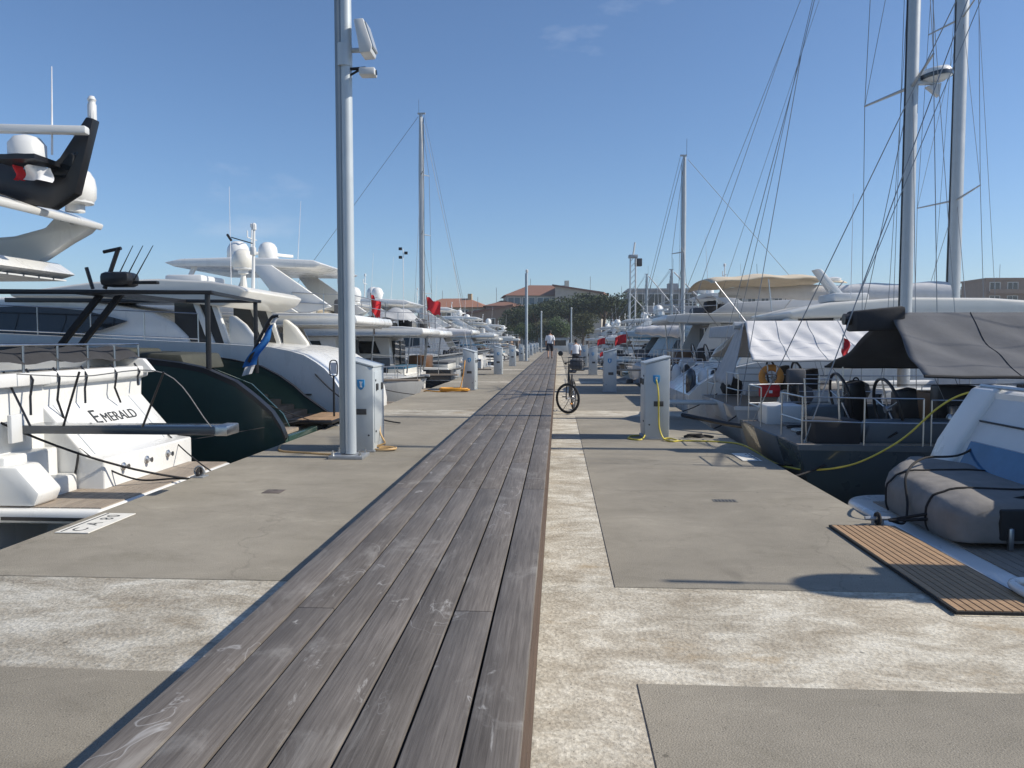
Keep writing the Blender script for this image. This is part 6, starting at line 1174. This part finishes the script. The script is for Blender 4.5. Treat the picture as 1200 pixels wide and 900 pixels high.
building('house with orange tiled roof behind the left row of masts', PX(528, 190), 190, 17, 10, 9.9, W2, 3, 5, 'hip', ROOF, R(-6))
building('low dark house with red roof left of the pale green building', PX(568, 176), 176, 12, 9, 7.4, W4, 2, 4, 'shed', ROOFB, R(-4))
building('tall narrow house with dark roof left of the pale green building', PX(590, 180), 180, 8, 9, 9.8, W4, 3, 3, 'hip', ROOFB, R(5))
building('modern grey building with dark windows right of the crane', PX(775, 195), 195, 17, 12, 14.2, W3, 3, 4, 'flat', winm=GLASS, ww=.8, wh=.62, name='apartment_building')
building('small grey block left of the modern grey building', PX(737, 200), 200, 9, 9, 11.4, W3, 3, 3, 'flat', name='apartment_building')
building('pale block behind the cream bimini', PX(868, 220), 220, 22, 10, 14.4, W5, 3, 6, 'flat', name='apartment_building')
building('red brown block between the cream bimini and the raked mast', PX(925, 225), 225, 18, 10, 15.6, W4, 3, 5, 'flat', name='apartment_building')
building('long pale low block behind the thick masts', PX(1055, 240), 240, 60, 10, 16.6, W5, 3, 14, 'flat', name='apartment_building')
building('brown apartment block with balconies at the right picture edge', PX(1183, 205), 205, 22, 12, 17.2, W4, 5, 5, 'flat', balc=True, name='apartment_building')
building('long pale building behind the express cruiser in the left distance', PX(440, 230), 230, 40, 10, 8.5, W5, 2, 9, 'flat')
# crane on the quay
cr = thing('harbour_crane', 'tall slim harbour crane tower with lamp head behind the right hand boats', 'crane', (PX(740, 132), 132, 0))
tw = MB()
for a in (-.45, .45):
    for b in (-.45, .45): tw.tube([(a, b, 0), (a, b, 16)], .10, 6)
for q in range(16):
    z = q; tw.tube([(-.45, -.45, z), (.45, -.45, z+1)], .05, 5).tube([(.45, -.45, z), (.45, .45, z+1)], .05, 5).tube([(-.45, .45, z), (-.45, -.45, z+1)], .05, 5)
tw.build('lattice_tower', OFFW, cr); MB().bb((-.75, -.75, 15.6), (.75, .75, 16.1)).build('platform', GALV, cr, bev=.05); MB().bb((.3, -.5, 14.2), (1.5, .5, 15.5)).build('cabin', BLACK, cr, bev=.1); MB().tube([(0, 0, 16), (.3, 0, 18.2)], .16, 6).build('top_mast', OFFW, cr)
# booth at the end of the pier
bt = thing('kiosk', 'pale grey kiosk at the far end of the boardwalk', 'kiosk', (.25, 113.5, 0)); MB().bb((-1.3, 0, 0), (1.3, 2, 1.9)).build('wall', PEDM, bt, bev=.03); MB().bb((-1.5, -.2, 1.9), (1.5, 2.2, 2.05)).build('roof', GALV, bt); MB().bb((-.9, -.02, .9), (.9, .03, 1.7)).build('window', GLASS, bt)
# ensigns flown from the flybridges of the left row
for (x, y, z, w_, lab) in [(-6.0, 24.9, 2.45, .38, 'small red ensign at the flybridge end right of the lamp post'), (-5.3, 31.5, 2.75, .7, 'large red ensign flying below the tall left mast')]:
    e_ = thing('ensign', lab, 'flag', (x, y, z)); MB().tube([(0, 0, -.6), (-.12, 0, .75)], .016, 6).build('staff', WOODB, e_)
    MB().grid(lambda u, v: (w_*.8*u-.1, .08*math.sin(u*8+v*3), .68-.55*v-.25*u+.05*math.sin(u*9)), 12, 6).build('cloth', RED, e_, smooth=80)
pp = thing('wind_sensor', 'dark wind sensor pole above the left yacht row beside the tall mast', 'sensor', (-5.5, 27.2, 2.3)); MB().tube([(0, 0, 0), (0, 0, 2.6)], .012, 6).build('pole', FWHITE, pp)
for q in range(3): MB().box(((q % 2-.5)*.2, 0, 2.3+q*.15), (.12, .06, .1)).build('vane', BLACK, pp, bev=.01)
cuddy('white speedboat with pointed bow and black fenders facing the pier behind the nearest left pedestal', 'L', 27.1, 7.6, 2.6, WHITE, CANK, .12, 'sport', bow_to=True)
cuddy('navy speedboat with bow to the pier beside the blue tarpaulin boat', 'R', 42.6+.0, 6.5, 1.7, NAVY, CANK, .3, 'sport', bow_to=True)
# deck clutter of the pale grey sailing yacht and its neighbours
for q, (x, y, z, m_, lab) in enumerate([(4.6, 14.9, .62, CANG, 'grey bag on the deck of the pale grey sailing yacht'), (5.6, 14.8, .72, CANK, 'dark folded cover on the side deck of the pale grey sailing yacht'), (3.9, 17.5, .62, CANK, 'dark bag at the far stern corner of the pale grey sailing yacht')]):
    b_ = thing('deck_bag', lab, 'bag', (x, y, z-.18)); MB().lathe([(.02, 0), (.2, .02), (.26, .15), (.22, .3), (.1, .36), (.02, .37)], 14).build('sack', m_, b_, smooth=70); MB().ring((0, 0, .36), .05, .015, 'y', 12, 6).build('handle', ROPEB, b_)
for q, (x, y) in enumerate([(3.35, 19.6), (3.5, 23.0), (3.35, 24.2)]):
    bk = thing('fender_rack', ['dark fenders and rail at the near stern corner of the long express yacht', 'dark fenders and rail at the far stern corner of the long express yacht', 'dark fenders and rail at the stern of the yacht with cream bimini'][q], 'rack', (x, y, -.1+.3))
    for k in range(3): MB().lathe([(.02, 0), (.1, .06), (.13, .2), (.13, .55), (.1, .68), (.03, .75)], 12, (k*.3, 0, 0)).build('fender', [NAVY, OFFW, BLACK][(k+q) % 3], bk, smooth=60)
    rail(MB(), [(-.15, .18, -.2), (.35, .18, -.2), (.8, .18, -.2)], 1.1, .012, lines=(1, .5)).build('rail', STEEL, bk)
# ------------------------------------------------------------------ summer haze over the harbour
hz = MB().bb((-950, -200, -3.2), (950, 1250, 44)).build('haze', bpy.data.materials.new('haze_air'), smooth=0); hz['kind'] = 'stuff'
hm_ = hz.data.materials[0]; hm_.use_nodes = True; t_ = hm_.node_tree; t_.nodes.clear()
vo = t_.nodes.new('ShaderNodeVolumePrincipled'); vo.inputs['Color'].default_value = (.86, .92, 1, 1); vo.inputs['Density'].default_value = .0005; vo.inputs['Anisotropy'].default_value = .25
ou = t_.nodes.new('ShaderNodeOutputMaterial'); t_.links.new(vo.outputs[0], ou.inputs['Volume'])
